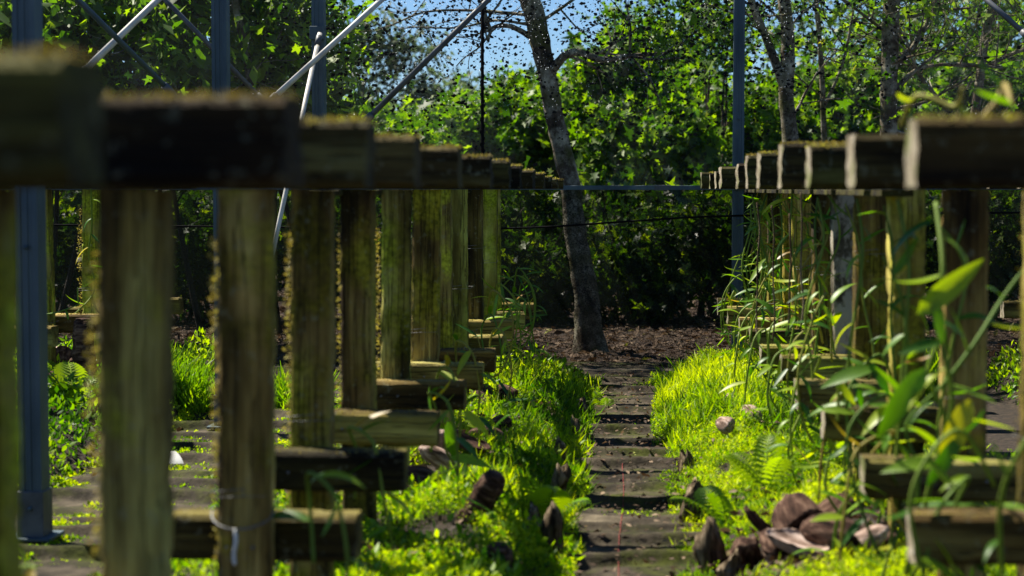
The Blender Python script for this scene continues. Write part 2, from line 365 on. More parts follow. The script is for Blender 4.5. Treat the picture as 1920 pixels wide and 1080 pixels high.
def pipe(pts, wpx, mat, label, ext=0):
    a, b = P(*pts[0]), P(*pts[1]); r = wpx/F*(a.y+b.y)/4; dv = (b-a)
    a = a; b = b+dv*ext; mid = (a+b)/2
    root = empty('brace_pipe', a, label, 'pipe', 'diagonal brace pipes')
    tubes('tube', [([Vector((0, 0, 0)), b-a], r)], mat, root, 12)
    u = (b-a).normalized()
    tubes('end_clamp', [([u*.02, u*.09], r*1.35)], M['dark_pipe'], root, 10)
pipe([(140, 150, 8.4), (295, 0, 8.9)], 13, M['pipe'], 'pale brace pipe rising to the right above the nearest crossbeam', .8)
pipe([(330, 182, 8.7), (145, -2, 8.3)], 11, M['steel'], 'blue-grey brace pipe crossing behind the pale pipe, falling to the right', .8)
pipe([(500, 195, 10.6), (715, 0, 11.2)], 11, M['pipe'], 'pale brace pipe rising to the right from the mossy crossbeam into the sky gap', .6)
pipe([(680, 232, 11.35), (915, 0, 11.4)], 11, M['dark_pipe'], 'dark brace pipe slanting up to the thin black pole against the sky', .5)
pipe([(600, 62, 11.4), (456, 730, 10.6)], 9, M['pipe'], 'long white brace pipe leaning down left between two mossy posts')
pipe([(500, 195, 11.3), (325, 15, 11.2)], 9, M['dark_pipe'], 'thin dark brace pipe falling to the right in front of dark foliage', .6)
pipe([(1935, 75, 11.0), (1850, 0, 11.2)], 10, M['dark_pipe'], 'short dark brace pipe in the upper right corner', .6)
a = P(905, 700, 11.5); root = empty('black_pole', (a.x, 11.5, 0), 'thin black mesh wrapped pole between the steel posts against the sky', 'pole')
tubes('shaft', [([(0, 0, 0), (0, 0, 3.4)], .011)], M['black'], root, 8)
hel = [(.015*math.cos(k*.9), .015*math.sin(k*.9), k*.012) for k in range(280)]; tubes('mesh_wrap', [(hel, .0035)], M['black'], root, 4)
z = P(1200, 352, 11.5).z
rr = empty('eave_rail', (0, 11.56, z), 'blue-grey horizontal rail at mid height of the far net wall', 'rail')
box('tube', 12.4, .03, .030, M['steel'], rr)
for x in (-1.0, 0.2, 1.9): box('joint_sleeve', .10, .036, .036, M['dark_pipe'], rr, (x, 0, 0))
cb = smooth([P(-60, 420, 11.45), P(310, 424, 11.4), P(640, 427, 11.4), P(960, 428, 11.4), P(1180, 415, 11.45), P(1400, 404, 11.5), P(2000, 398, 11.5)], 8)
tag(tubes('black_cable', [(cb, .007)], M['black'], sides=6), 'black cable sagging across the dark shade cloth below the rail', 'cable')
def wave_net(name, z0, z1, y, mat, nz, label, **k):
    o = sheet(name, -6.2, 6.2, z0, z1, 200, nz, lambda x, zz: 0*x, mat); me = o.data
    v = np.zeros(len(me.vertices)*3); me.vertices.foreach_get('co', v); v = v.reshape(-1, 3)
    q = np.stack([v[:, 0], y+.018*vn(np.stack([v[:, 0], v[:, 1], 0*v[:, 0]], -1), 3), v[:, 1]], -1)
    me.vertices.foreach_set('co', q.ravel()); me.update(); return tag(o, label, 'net')
wave_net('upper_net', z+.01, 3.6, 11.68, M['net'], 60, 'pale fine net speckled with black debris above the rail')
wave_net('shade_cloth', .03, z-.01, 11.64, M['shade'], 30, 'dark green-black shade cloth stretched below the rail')
# debris stuck to the upper net
n = 60000; xs = rng.uniform(-4.6, 4.2, n); zs = rng.uniform(z+.03, 3.2, n)
fx = np.exp(-((xs+.25)/1.85)**4)*np.clip((zs-1.45)/.9, 0, 1)+.05; keep = ((vn(np.stack([xs, zs, 0*xs], -1), 2.2)+rng.uniform(-1, 1.2, n)) > -.35) & (rng.uniform(0, 1, n) < fx); xs = xs[keep]; zs = zs[keep]; n = len(xs)
sz = np.exp(rng.normal(-5.35, .62, n)); sz = np.clip(sz, .0022, .0125); K = 9
an = np.linspace(0, 2*np.pi, K, endpoint=False)[None]+rng.uniform(0, 6, (n, 1)); rad = sz[:, None]*rng.uniform(.45, 1.3, (n, K))
V = np.zeros((n, K+1, 3)); st = rng.uniform(.9, 1.6, (n, 1)); V[:, :K, 0] = xs[:, None]+rad*np.cos(an)*st; V[:, :K, 2] = zs[:, None]+rad*np.sin(an)
V[:, :K, 1] = 11.655; V[:, K, 0] = xs; V[:, K, 2] = zs; V[:, K, 1] = 11.655-sz*.5
tf = np.array([(k, (k+1) % K, K) for k in range(K)]); Fq = (tf[None]+(np.arange(n)*(K+1))[:, None, None]).reshape(-1, 3)
tag(link('net_debris', bigmesh('net_debris', V.reshape(-1, 3), Fq), M['debris']), 'black specks of leaf debris stuck all over the upper net', 'debris', kind='stuff')

mm, t_, b_, o_ = nt('droplet_glint'); b_.inputs['Base Color'].default_value = (.8, .85, .9, 1); b_.inputs['Roughness'].default_value = .3  # white flecks: the glint of droplets is put into their colour
tl_ = N(t_, 'BsdfTranslucent'); tl_.inputs[0].default_value = (.8, .85, .9, 1); mx_ = N(t_, 'MixShader'); mx_.inputs[0].default_value = .6
t_.links.new(b_.outputs[0], mx_.inputs[1]); t_.links.new(tl_.outputs[0], mx_.inputs[2]); t_.links.new(mx_.outputs[0], o_.inputs[0])
n = 30000; xs = rng.uniform(-3, 3, n); zs = rng.uniform(1.3, 3.0, n); fx = np.exp(-((xs+.25)/1.85)**4)*np.clip((zs-1.6)/.8, .0, 1)*(.4+.5*np.clip(vn(np.stack([xs, zs, 0*xs], -1), 3)+.5, 0, 1)); k_ = rng.uniform(0, 1, n) < fx; xs = xs[k_]; zs = zs[k_]
tag(cloud('water_droplets', np.stack([xs, 0*xs+11.652, zs], -1), rng.uniform(.004, .009, len(xs)), rng.normal(size=(len(xs), 3))*[1, .2, 1], T_quad(), mm, 0*xs), 'tiny pale water droplets caught in the upper net against the sky', 'droplets', kind='stuff')

# ------------------------------------------------------------------ trellis rows
def fuzz(name, parent, n, xr, yr, zr, size, mat=M['dry_moss'], tl=(0, 1)):
    pos = np.stack([rng.uniform(*xr, n), rng.uniform(*yr, n), rng.uniform(*zr, n)], -1)
    d = rng.normal(size=(n, 3)); d[:, 2] = np.abs(d[:, 2])+.6
    o = cloud(name, pos, rng.uniform(.5, 1.3, n)*size, d, T_quad(), mat, rng.uniform(*tl, n), parent); o['kind'] = 'stuff'; return o
S = .85
def trellis(xpost, n, top, low, front, label, group, side, mossy=True, post_w=.112):
    """xpost post centre x; top=(inner end x, top z) ; low=(inner end x, top z)"""
    y = n*S; th = .075; root = empty('trellis_post', (xpost, y, 0), label, 'trellis post', group)
    jx = random.uniform(-.012, .012)
    po = link('post', timber(EYE-.001, post_w*random.uniform(.88, 1.10), th+.015, 60, .004, 'z', .016), M['post'], root, (jx, 0, 0))
    po.rotation_euler = (random.uniform(-.006, .006), random.uniform(-.018, .018), random.uniform(-.10, .10))
    if mossy and side == 'R':
        k = 130; zz = rng.uniform(.2, 1.2, k); d = rng.normal(size=(k, 3)); d[:, 0] = -np.abs(d[:, 0])-.4
        cloud('edge_moss', np.stack([-post_w/2+jx+rng.normal(0, .003, k), rng.uniform(-.045, .045, k), zz], -1), rng.uniform(.004, .010, k), d, T_quad(), M['dry_moss'], rng.uniform(0, .5, k), root)['kind'] = 'stuff'
    elif mossy:      # ragged moss down the outer-left edge
        k = 420; zz = rng.beta(1.3, 1, k)*1.0+.15
        pos = np.stack([-post_w/2+jx+rng.normal(0, .003, k)+0*zz, rng.uniform(-.045, .045, k), zz], -1)
        d = rng.normal(size=(k, 3)); d[:, 0] = -np.abs(d[:, 0])-.4
        cloud('edge_moss', pos, rng.uniform(.006, .016, k), d, T_quad(), M['dry_moss'], rng.uniform(.15, .8, k), root)['kind'] = 'stuff'
    s = 1 if side == 'L' else -1
    if top:
        xe, zt = top; L = random.uniform(.78, .86); h = zt-EYE; cx = xe-s*L/2-xpost
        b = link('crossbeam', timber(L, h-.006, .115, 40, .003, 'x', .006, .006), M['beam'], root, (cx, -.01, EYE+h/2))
        b.rotation_euler = (random.uniform(-.02, .02), 0, random.uniform(-.03, .03))
        fuzz('beam_moss', root, 1500, (cx-L/2, cx+L/2), (-.07, .045), (zt-.010, zt-.001), .010, tl=(.0, 1) if random.random() < .5 else (0, .4)) if side == 'L' or random.random() < .3 else None
    if low:
        xe, zt = low; L = random.uniform(.40, .46); h = .105; cx = xe-s*L/2-xpost; yo = -(th/2+.062) if front else (th/2+.062)
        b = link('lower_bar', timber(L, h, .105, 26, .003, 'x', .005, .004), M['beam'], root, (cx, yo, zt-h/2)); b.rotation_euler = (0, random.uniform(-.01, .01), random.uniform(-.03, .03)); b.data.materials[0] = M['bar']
        fuzz('bar_moss', root, 260, (cx-L/2, cx+L/2), (yo-.05, yo+.05), (zt-.006, zt-.001), .007, tl=(0, .8))
        for q in (-.03, .03): tubes('nail', [([(q, yo-.058 if front else -th/2-.014, zt-h/2), (q, (yo-.045 if front else -th/2), zt-h/2)], .004)], M['wire'], root, 6)
    for k in range(1 if n > 4 else 0):      # wire wound round the post
        zc = random.uniform(.35, 1.15); hw = post_w/2+.006; hd = th/2+.014
        loop = [(-hw, -hd, 0), (hw, -hd, .004), (hw, hd, .01), (-hw, hd, .006), (-hw, -hd, .012), (hw*.3, -hd-.003, .02)]
        tubes('tie_wire', [([(x+jx, yy, zc+zz) for x, yy, zz in loop], .0010)], M['wire'], root, 5)
    return root
ordn = ['first', 'second', 'third', 'fourth', 'fifth', 'sixth', 'seventh', 'eighth', 'ninth', 'tenth', 'eleventh', 'twelfth', 'thirteenth']
L_rows = [  # n, top right-end px, top y px, lower right-end px, lower top y, bar in front
 (1.75, 195, 96, None, None, 1), (2.62, 568, 176, 420, 1190, 0), (3.5, 704, 222, 600, 1150, 1), (4.5, 790, 253, 680, 971, 0), (5.45, 867, 274, 765, 851, 1), (6.45, 925, 291, 825, 775, 1),
 (7.45, 957, 299, 875, 717, 1), (8.4, 979, 309, 908, 683, 1), (9.3, 1003, 318, 930, 656, 1), (10.3, 1022, 324, 945, 630, 0), (11.2, 1035, 330, 964, 601, 1), (12.1, 1047, 334, 986, 586, 0), (12.95, 1057, 336, 1002, 568, 0)]
desc = ['dark, out of focus beam across the left edge', 'gold mossy top beam, much blurred', 'brown stained post, blurred', 'green mossy post with a wire collar and white tie', 'olive post with a ragged lit left edge',
 'grey-green post with its short bar in front', 'pale grey post beside a near twin', 'pale post just behind its near twin', 'yellow-green narrow post', 'dark brown narrow post', 'reddish brown thin post near the far net', 'last but one, spotted bark-like post', 'last small post before the far net']
Lrow = []
for i, (n, tx, ty, lx, ly, fr) in enumerate(L_rows):
    y = n*S; top = (P(tx, ty, y+.048).x, P(tx, ty, y-.068).z)
    low = (P(lx, ly, y-.05 if fr else y+.15).x, P(lx, ly, y-.15 if fr else y+.05).z) if lx else None
    Lrow.append(trellis(-.885, n, top, low, fr, f'{ordn[i]} post of left row, {desc[i]}', 'trellis posts of the left row', 'L'))
R_rows = [(3.4, 1703, 218, 1830, 1180, 1), (4.35, 1590, 248, 1700, 966, 1), (5.4, 1510, 272, 1612, 862, 1), (6.4, 1461, 267, 1540, 765, 1), (7.45, 1420, 285, 1490, 714, 1), (8.35, 1398, 290, 1462, 667, 1),
 (9.3, 1380, 305, 1424, 648, 0), (10.3, 1349, 312, 1405, 617, 1), (11.2, 1340, 320, 1385, 597, 0), (12.1, 1330, 323, 1363, 576, 1), (12.95, 1314, 322, 1345, 560, 0)]
descr = ['thick dark beam with pale lit end', 'pale grained post half outside the right edge', 'very dark post behind large vanilla leaves', 'brown post with a yellow lit left side', 'mossy block bar with pale lit end',
 'white crusted post with a split down its face', 'dark post with an orange lit edge', 'rounded worn beam end', 'slim post wrapped in vine leaves', 'slim far post in tangled vine leaves', 'last small post by the dark steel post']
Rrow = []
for i, (n, tx, ty, lx, ly, fr) in enumerate(R_rows):
    y = n*S; top = (P(tx, ty, y+.048).x, P(tx, ty, y-.068).z); low = (P(lx, ly, y-.05 if fr else y+.15).x, P(lx, ly, y-.15 if fr else y+.05).z)
    Rrow.append(trellis(.885, n, top, low, fr, f'{ordn[i]} post of right row, {descr[i]}', 'trellis posts of the right row', 'R', mossy=(i != 2)))
for xp, n, lab in ((-3.28, 11.0, 'far left row post standing beside the nearest steel post'), (-3.19, 11.65, 'far left row post with a vanilla vine hanging down it'), (-3.2, 12.7, 'far left row post hidden behind the brown stained post'), (-3.25, 10.0, 'far left row post at the very left edge behind steel post')):
    trellis(xp, n, (xp+.4, EYE+.10), (xp+.28, .545), 0, lab, 'trellis posts of the far left row', 'L')
for xp, n, lab in ((2.62, 11.8, 'far right row post with a bright thread of light beside the dark vine-hung post'), (2.62, 12.8, 'far right row post farthest back at the right edge')):
    trellis(xp, n, (xp-.4, EYE+.10), (xp-.28, .545), 0, lab, 'trellis posts of the far right row', 'R')
for x, lab in ((-.885, 'thin mossy plank running under the left row of crossbeams'), (.885, 'thin mossy plank running under the right row of crossbeams')):
    o = link('long_rail', timber(6.2, .095, .019, 60, .003, 'y', .004), M['beam'], None, (x*(1.1 if x < 0 else .88), 8.2, EYE-.0115)); tag(o, lab, 'plank')
M['crust'] = simple('lichen_crusted_wood', [(.36, (.03, .025, .018)), (.47, (.11, .095, .065)), (.56, (.33, .30, .23))], 16, .95, .01, vec=(1, 1, .6), spec=.1)
for ch in Rrow[5].children:
    if ch.name.startswith('post'): ch.data.materials.clear(); ch.data.materials.append(M['crust'])
for q in (0, 2, 9, 10):
    for ch in Lrow[q].children:
        if ch.name.startswith('post'): ch.data.materials.clear(); ch.data.materials.append(M['stained'])
for q in (2, 6):
    for ch in Rrow[q].children:
        if ch.name.startswith('post'): ch.data.materials.clear(); ch.data.materials.append(M['stained'])
# wire collar and white tie on the fourth left post
c = Lrow[3]; ring = []
for k in range(41):
    a = 2*math.pi*k/40; ring.append((.072*math.cos(a), .066*math.sin(a)-.005, .515-.03*max(0, -math.sin(a))))
tubes('wire_collar', [(ring, .0022)], M['wire'], c, 6)
tubes('white_tie', [(smooth([(-.004, -.073, .487), (-.001, -.078, .46), (-.006, -.077, .43), (-.004, -.078, .405)], 4), [.002, .003]+[.0045]*10+[.003])], M['tag'], c, 8)

# ------------------------------------------------------------------ vanilla vines
def vleaf(L, W, curl, fold, seg=8):
    V = []; Fs = []
    for i in range(seg+1):
        t = i/seg; wv = W/2*(math.sin(math.pi*min(1, t*.93+.07)**.85))**.8 if 0 < i < seg else W*.03
        a = curl*t; x = L*(math.sin(a)/curl if abs(curl) > .01 else t); z = -L*((1-math.cos(a))/curl if abs(curl) > .01 else 0)
        for s in (-1, 0, 1): V.append((x, s*wv, z+abs(s)*wv*fold))
    for i in range(seg):
        for j in (0, 1): Fs.append((i*3+j, i*3+j+1, i*3+4+j, i*3+3+j))
    return mesh('leaf', V, Fs)
LM = [vleaf(.15, .034, .5, .4), vleaf(.16, .037, .9, .3), vleaf(.12, .030, -.35, .45), vleaf(.17, .034, .15, .25), vleaf(.13, .028, 1.2, .5), vleaf(.10, .030, .6, .2), vleaf(.14, .026, -.8, .5)]
for m in LM: m.materials.append(M['vanilla'])
def vine(pts, label, group, r=.0046, every=.078, scale=1, skip=0):
    pts = smooth(pts, 7); root = empty('vanilla_vine', pts[0], label, 'vine', group); o0 = pts[0]
    tubes('stem', [([p-o0 for p in pts], [r*(1 if i < len(pts)-4 else .6) for i in range(len(pts))])], M['stem'], root, 7)
    acc = -skip; side = 1
    for i in range(1, len(pts)):
        seg = pts[i]-pts[i-1]; acc += seg.length
        if acc > every:
            acc = random.uniform(-.02, .01); side = -side
            u = seg.normalized(); w_ = u.cross(Vector((random.uniform(-.5, .5), -1, random.uniform(-.3, .3)))).normalized()*side
            dr = (w_*random.uniform(.6, 1) + u*random.uniform(.1, .8) + Vector((random.uniform(-.2, .2), random.uniform(-.4, .1), random.uniform(-.25, .35)))).normalized()
            nz = Vector((random.uniform(-.4, .4), random.uniform(-.6, .2), 1)); nz = (nz-nz.dot(dr)*dr).normalized(); yy = nz.cross(dr)
            lf = bpy.data.objects.new('leaf', random.choice(LM)); COL.objects.link(lf); lf.parent = root
            s = scale*random.uniform(.65, 1.15)
            mt = Matrix((dr, yy, nz)).transposed().to_4x4(); mt = Matrix.Translation(pts[i]-o0) @ mt @ Matrix.Scale(s, 4); lf.matrix_local = mt
    return root
def rowvine(xp, y, sgn, kind, label, group, zlow=.13, scale=1):
    """sgn=-1: right row (path side is -x)"""
    f = -.09; j = lambda a=.04: random.uniform(-a, a); pin = xp+sgn*.13
    if kind == 'climb':
        pts = [(pin+j(.08), y+f+j(), zlow), (xp+sgn*.08+j(), y+f-.03, .4), (xp+sgn*.05+j(.07), y+f, .62), (xp+sgn*.09+j(), y+f-.02, .85), (xp+sgn*.04+j(), y+f, 1.05), (xp+sgn*.10+j(), y+f-.02, 1.2)]
    elif kind == 'hang':
        x1 = xp+sgn*random.uniform(.08, .24); pts = [(x1+j(), y+.02, 1.22), (x1+j(), y+f, 1.05), (x1+j(.06), y+f-.02, .8), (x1+j(.06), y+f, .55), (x1+j(.08)+sgn*.03, y+f-.03, .32), (x1+j(.1), y+f-.02, .16)]
    elif kind == 'loop':
        x1 = xp+sgn*random.uniform(.05, .2); pts = [(x1+j(), y+f+.05, .62), (x1+sgn*.06, y+f-.04, .78+j(.1)), (x1+sgn*.16, y+f-.08, .62), (x1+sgn*.15+j(), y+f-.07, .40), (x1+sgn*.05, y+f-.05, .30), (x1-sgn*.02, y+f-.03, .5)]
    else:       # short shoot over the lower bar
        x1 = xp+sgn*random.uniform(.12, .26); pts = [(x1, y-.02, .40), (x1+j(.02), y+.0, .53), (x1+j(.04), y-.07, .62+j(.03)), (x1+sgn*.07, y-.13, .57), (x1+sgn*.10, y-.15, .42), (x1+sgn*.09+j(), y-.13, .28)]
    return vine(pts, label, group, scale=scale)
kinds = ['climb', 'hang', 'loop', 'shoot']
kn = dict(climb='climbing up', hang='hanging beside', loop='looping in front of', shoot='bent over the bar of')
for i, t in enumerate(Rrow):
    if i == 0: ks = ['loop']
    elif i == 1: ks = ['loop', 'shoot']
    elif i in (2, 3, 4): ks = [['loop', 'shoot', 'hang', 'climb'], ['hang', 'shoot', 'climb', 'loop'], ['climb', 'loop', 'shoot', 'hang']][i-2]
    elif i == 5: ks = ['hang', 'loop', 'shoot', 'climb']
    else: ks = ['climb', 'hang', 'shoot', 'loop', 'climb', 'hang'][:6 if i > 7 else 5]
    cnt = {}
    for k in ks:
        cnt[k] = cnt.get(k, 0)+1; extra = '' if cnt[k] == 1 else ', the thinner of the two'
        rowvine(.885, R_rows[i][0]*S, -1, k, f'vanilla vine {kn[k]} the {ordn[i]} right row post{extra}', 'vanilla vines on the right row', scale=.85 if i < 6 else .95)
for i, t in enumerate(Lrow):
    if i < 3: continue
    ks = ['shoot'] if i < 9 else ['shoot', 'loop']
    for k in ks: rowvine(-.885, L_rows[i][0]*S, 1, k, f'small vanilla vine {kn[k]} the {ordn[i]} post in the left row', 'vanilla vines on the left row', scale=.8)
BL = [vleaf(.20, .052, .35, .3), vleaf(.21, .056, .7, .25)]
for m in BL: m.materials.append(M['vanilla'])
def pv(lst): return [P(*q) for q in lst]
G = 'vanilla vines in the foreground right'
vine(pv([(1700, 1075, 4.2), (1722, 900, 4.1), (1700, 800, 4.05), (1770, 720, 3.95), (1830, 640, 3.95), (1880, 560, 4.0), (1940, 480, 4.0)]), 'large vanilla vine arching up right across the dark post', G, .005, .08, .85)
vine(pv([(1560, 1090, 4.9), (1575, 960, 4.8), (1660, 850, 4.6), (1700, 700, 4.5), (1690, 560, 4.5), (1655, 480, 4.5)]), 'long vanilla vine curving up beside the brown post on the right', G, .005, .08, .85)
vine(pv([(1880, 1090, 3.4), (1875, 950, 3.3), (1905, 860, 3.2), (1960, 780, 3.2)]), 'blurred vanilla vine stem in the lower right corner', G, .005, .08, .85)
vine(pv([(1755, 380, 3.9), (1768, 500, 3.8), (1758, 600, 3.8), (1785, 760, 3.8), (1740, 900, 3.9)]), 'vanilla vine with a hooked shoot hanging in front of the dark post', G, .0055, .09, .85)
vine(pv([(1690, 235, 3.6), (1720, 180, 3.5), (1790, 200, 3.45), (1805, 165, 3.4)]), 'yellow-green vanilla shoot creeping over the large right crossbeam', G, .006, .09, .8)
vine(pv([(1835, 230, 3.2), (1870, 190, 3.2), (1885, 160, 3.2), (1900, 210, 3.1)]), 'curled vanilla shoot on the large crossbeam near the right edge', G, .006, .08, .7)
vine(pv([(1585, 250, 4.4), (1588, 225, 4.4), (1590, 200, 4.4)]), 'single upright young leaf shoot behind the second right crossbeam', G, .004, .05, .55)
G = 'vanilla vines on the far left row'
vine(pv([(170, 350, 9.6), (172, 420, 9.6), (166, 480, 9.6), (178, 540, 9.6), (150, 580, 9.5), (120, 600, 9.5)]), 'thin vanilla vine with narrow leaves in the gap between steel post and brown post', G, .0045, .07, .85)
vine(pv([(40, 580, 9.2), (70, 590, 9.2), (110, 585, 9.1), (150, 570, 9.1)]), 'vanilla vine lying on the far left lower bar', G, .0045, .06, .8)
vine(pv([(-20, 1100, 3.4), (40, 1066, 3.3), (70, 1065, 3.2)]), 'blurred vanilla leaf tip at the bottom left corner', G, .006, .05, 1.0)
def bigleaf(root, a, b, d, tilt=.3):
    p, q = P(*a, d), P(*b, d-.03); dr = (q-p).normalized(); L = (q-p).length; nz = Vector((0, -1, tilt)); nz = (nz-nz.dot(dr)*dr).normalized(); yy = nz.cross(dr)
    lf = bpy.data.objects.new('leaf', random.choice(BL)); COL.objects.link(lf); lf.parent = root; s = L/.19
    lf.matrix_local = Matrix.Translation(p-root.location) @ Matrix((dr, yy, nz)).transposed().to_4x4() @ Matrix.Scale(s, 4)
v1 = vine(pv([(1745, 1075, 3.9), (1735, 950, 3.9), (1760, 860, 3.85), (1770, 780, 3.8), (1740, 700, 3.8), (1770, 620, 3.8)]), 'vanilla vine bearing the biggest upright leaves in front of the right bars', 'vanilla vines in the foreground right', .006, .3)
for a, b, tl in [((1735, 690), (1650, 812), .4), ((1820, 748), (1762, 885), .7), ((1720, 590), (1840, 490), .2), ((1800, 820), (1745, 905), .3), ((1760, 868), (1665, 866), .9), ((1765, 640), (1690, 655), .8), ((1752, 560), (1770, 640), .5)]: bigleaf(v1, a, b, 3.78, tl)
v2 = vine(pv([(1570, 790, 4.9), (1572, 740, 4.9), (1568, 700, 4.9)]), 'vanilla shoot with broad horizontal leaves over the third right lower bar', 'vanilla vines in the foreground right', .005, .3)
for a, b, tl in [((1640, 690), (1545, 706), .9), ((1565, 715), (1605, 752), .5), ((1630, 680), (1672, 735), .5), ((1540, 768), (1600, 770), .9)]: bigleaf(v2, a, b, 4.85, tl)
v3 = vine(pv([(860, 900, 6.2), (852, 870, 6.2), (835, 840, 6.2), (838, 800, 6.2)]), 'vanilla shoot with a glossy pale leaf beside the left lower bars', 'vanilla vines on the left row', .005, .3)
for a, b, tl in [((845, 858), (915, 862), .9), ((870, 770), (915, 808), .6), ((840, 790), (850, 862), .3), ((850, 920), (870, 990), .3)]: bigleaf(v3, a, b, 6.1, tl)
# pale aerial roots and strings
for i, (px, y0, y1, d, lab) in enumerate([(1422, 380, 640, 8.2, 'thin pale aerial root hanging among the far right vines'), (1450, 385, 640, 7.6, 'straight pale aerial root left of the white crusted post'), (1503, 360, 620, 6.9, 'tan string hanging down the third right gap'), (1480, 400, 620, 7.2, 'short pale aerial root among the right vines')]):
    pts = smooth([P(px+random.uniform(-4, 4), y0+(y1-y0)*k/5, d) for k in range(6)], 4); tag(tubes('aerial_root', [(pts, .004)], M['bark_slab'], sides=5), lab, 'root')

# ------------------------------------------------------------------ ground cover on the beds
def hz(x, y): return hgt(x, y)
def patch(name, n, xr, yr, cond, size, mat, tmpl, hmax, tl, label, cat, upb=.5, clump=5.5):
    x = rng.uniform(*xr, n); y = yr[0]+(yr[1]-yr[0])*rng.uniform(0, 1, n)**1.15
    k = cond(x, y); x, y = x[k], y[k]; n = len(x)
    p = np.stack([x, y, 0*x], -1); cl = np.clip(.55+.65*vn(p, clump)+.4*vn(p+5, clump*3)+.2*vn(p+8, clump*9), .06, 1.7)
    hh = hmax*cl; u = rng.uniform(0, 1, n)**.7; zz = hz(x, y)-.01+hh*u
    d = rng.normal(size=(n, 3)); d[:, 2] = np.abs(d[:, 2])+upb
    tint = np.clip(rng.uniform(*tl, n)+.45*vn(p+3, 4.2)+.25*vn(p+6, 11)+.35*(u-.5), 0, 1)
    o = cloud(name, np.stack([x, y, zz], -1), size*rng.uniform(.5, 1.4, n), d, tmpl, mat, tint)
    return tag(o, label, cat, kind='stuff')
def edgeR(x, y):
    p = np.stack([x, y, 0*x], -1); return x > .15+.06*vn(p, 3.2)+.04*vn(p, 9)
def edgeL(x, y):
    p = np.stack([x, y, 0*x], -1); return x < -.19+.05*vn(p, 3.2)+.03*vn(p, 9)
def hole(x, y, lst):
    k = np.ones(len(x), bool)
    for a, b, r in lst: k &= ((x-a)**2+((y-b)*.8)**2) > r*r*rng.uniform(.5, 1.1, len(x))
    return k
HR = [(.52, 5.15, .36), (.42, 6.9, .10), (.9, 5.6, .3), (.66, 7.8, .1)]
HL = [(-.50, 8.6, .22), (-.60, 5.4, .14), (-.75, 6.7, .20), (-.62, 7.7, .14), (-.9, 6.0, .12), (-.55, 9.6, .2)]
thin = lambda x, y, c, w, a: rng.uniform(0, 1, len(x)) < np.clip(1-(np.abs(x-c)-w)/a, .06, 1)
patch('spikemoss_cover', 480000, (.1, 1.5), (4.6, 10.9), lambda x, y: edgeR(x, y) & hole(x, y, HR) & thin(x, y, .45, .35, .5), .0105, M['moss'], T_quad(), .11, (.2, .85), 'bright yellow-green feathery ground cover on the right bed', 'ground cover')
patch('spikemoss_cover', 330000, (-1.5, -.1), (4.6, 10.3), lambda x, y: edgeL(x, y) & hole(x, y, HL) & thin(x, y, -.42, .26, .3), .0105, M['moss'], T_quad(), .075, (.4, 1.05), 'bright yellow-green ground cover along the left bed beside the path', 'ground cover')  # tint raised: sunlight on the left bed put into the leaf colour
patch('low_weeds', 16000, (-1.55, -.15), (4.2, 11.0), lambda x, y: edgeL(x, y) & hole(x, y, HL), .035, M['weed'], T_oval(), .10, (0, .9), 'broad small weeds among husks on the left bed', 'weeds')
patch('low_weeds', 7000, (.15, 1.6), (4.4, 11.3), lambda x, y: edgeR(x, y) & hole(x, y, HR), .032, M['weed'], T_oval(), .12, (0, .9), 'broad small weeds under the vines on the right bed', 'weeds')
patch('low_weeds', 22000, (-4.4, -2.35), (6, 11.3), lambda x, y: x < -2.4, .04, M['weed'], T_oval(), .16, (0, .8), 'weeds and small ferns on the far left bed', 'weeds')
patch('low_weeds', 16000, (2.2, 3.8), (6, 11.3), lambda x, y: x > 2.2, .04, M['weed'], T_oval(), .16, (.2, 1), 'sunlit weeds on the far right bed', 'weeds')
patch('spikemoss_plumes', 26000, (.15, 1.3), (4.7, 10.6), lambda x, y: edgeR(x, y) & hole(x, y, HR), .042, M['moss'], T_blade(), .12, (.3, .9), 'fine upright plumes of the right bed ground cover', 'ground cover', upb=.9)
patch('spikemoss_plumes', 9000, (.16, .85), (8.0, 10.4), lambda x, y: edgeR(x, y), .085, M['moss'], T_blade(), .13, (.45, 1), 'taller glowing feathery growth at the far end of the right bed', 'ground cover', upb=1.4)
patch('spikemoss_plumes', 5000, (-.7, -.16), (6, 10.2), lambda x, y: edgeL(x, y) & hole(x, y, HL), .07, M['moss'], T_blade(), .09, (.4, 1), 'feathery yellow-green growth beside the left path edge', 'ground cover', upb=1.2)
sp = lambda x, y: vn(np.stack([x, y, 0*x], -1)+4, 4.5)+rng.uniform(-.5, .5, len(x)) > .75
patch('path_sprouts', 16000, (-.24, .24), (4.8, 11), lambda x, y: sp(x, y) | (np.abs(x) > .19), .016, M['weed'], T_oval(), .035, (.3, 1), 'tiny sprouts scattered along the path mat', 'weeds')
patch('side_path_sprouts', 90000, (-2.4, -1.5), (5.2, 11), lambda x, y: (vn(np.stack([x, y, 0*x], -1)+4, 3.5)+rng.uniform(-.5, .5, len(x)) > .15) | (np.abs(x+1.98) > .36), .018, M['moss'], T_quad(), .04, (.2, .9), 'patches of moss on the side path mat', 'moss')
def grass(name, cx, cy, r, n, h, label, mat=None, lean=.5):
    a = rng.uniform(0, 6.28, n); q = r*np.sqrt(rng.uniform(0, 1, n)); x = cx+q*np.cos(a); y = cy+q*np.sin(a)
    d = rng.normal(size=(n, 3))*lean; d[:, 2] = .9
    o = cloud(name, np.stack([x, y, hz(x, y)-.01], -1), h*rng.uniform(.4, 1.1, n), d, T_blade(), mat or M['weed'], rng.uniform(.2, .9, n), spread=.8)
    return tag(o, label, 'grass')
g = P(345, 760, 9.2); grass('grass_clump', g.x, 9.3, .30, 2600, .27, 'tall lush grass clump beside the side path in the gap between posts')
g = P(500, 760, 9.5); grass('grass_clump', g.x+.1, 9.6, .2, 500, .25, 'small grass clump in the narrow gap behind the mossy posts')
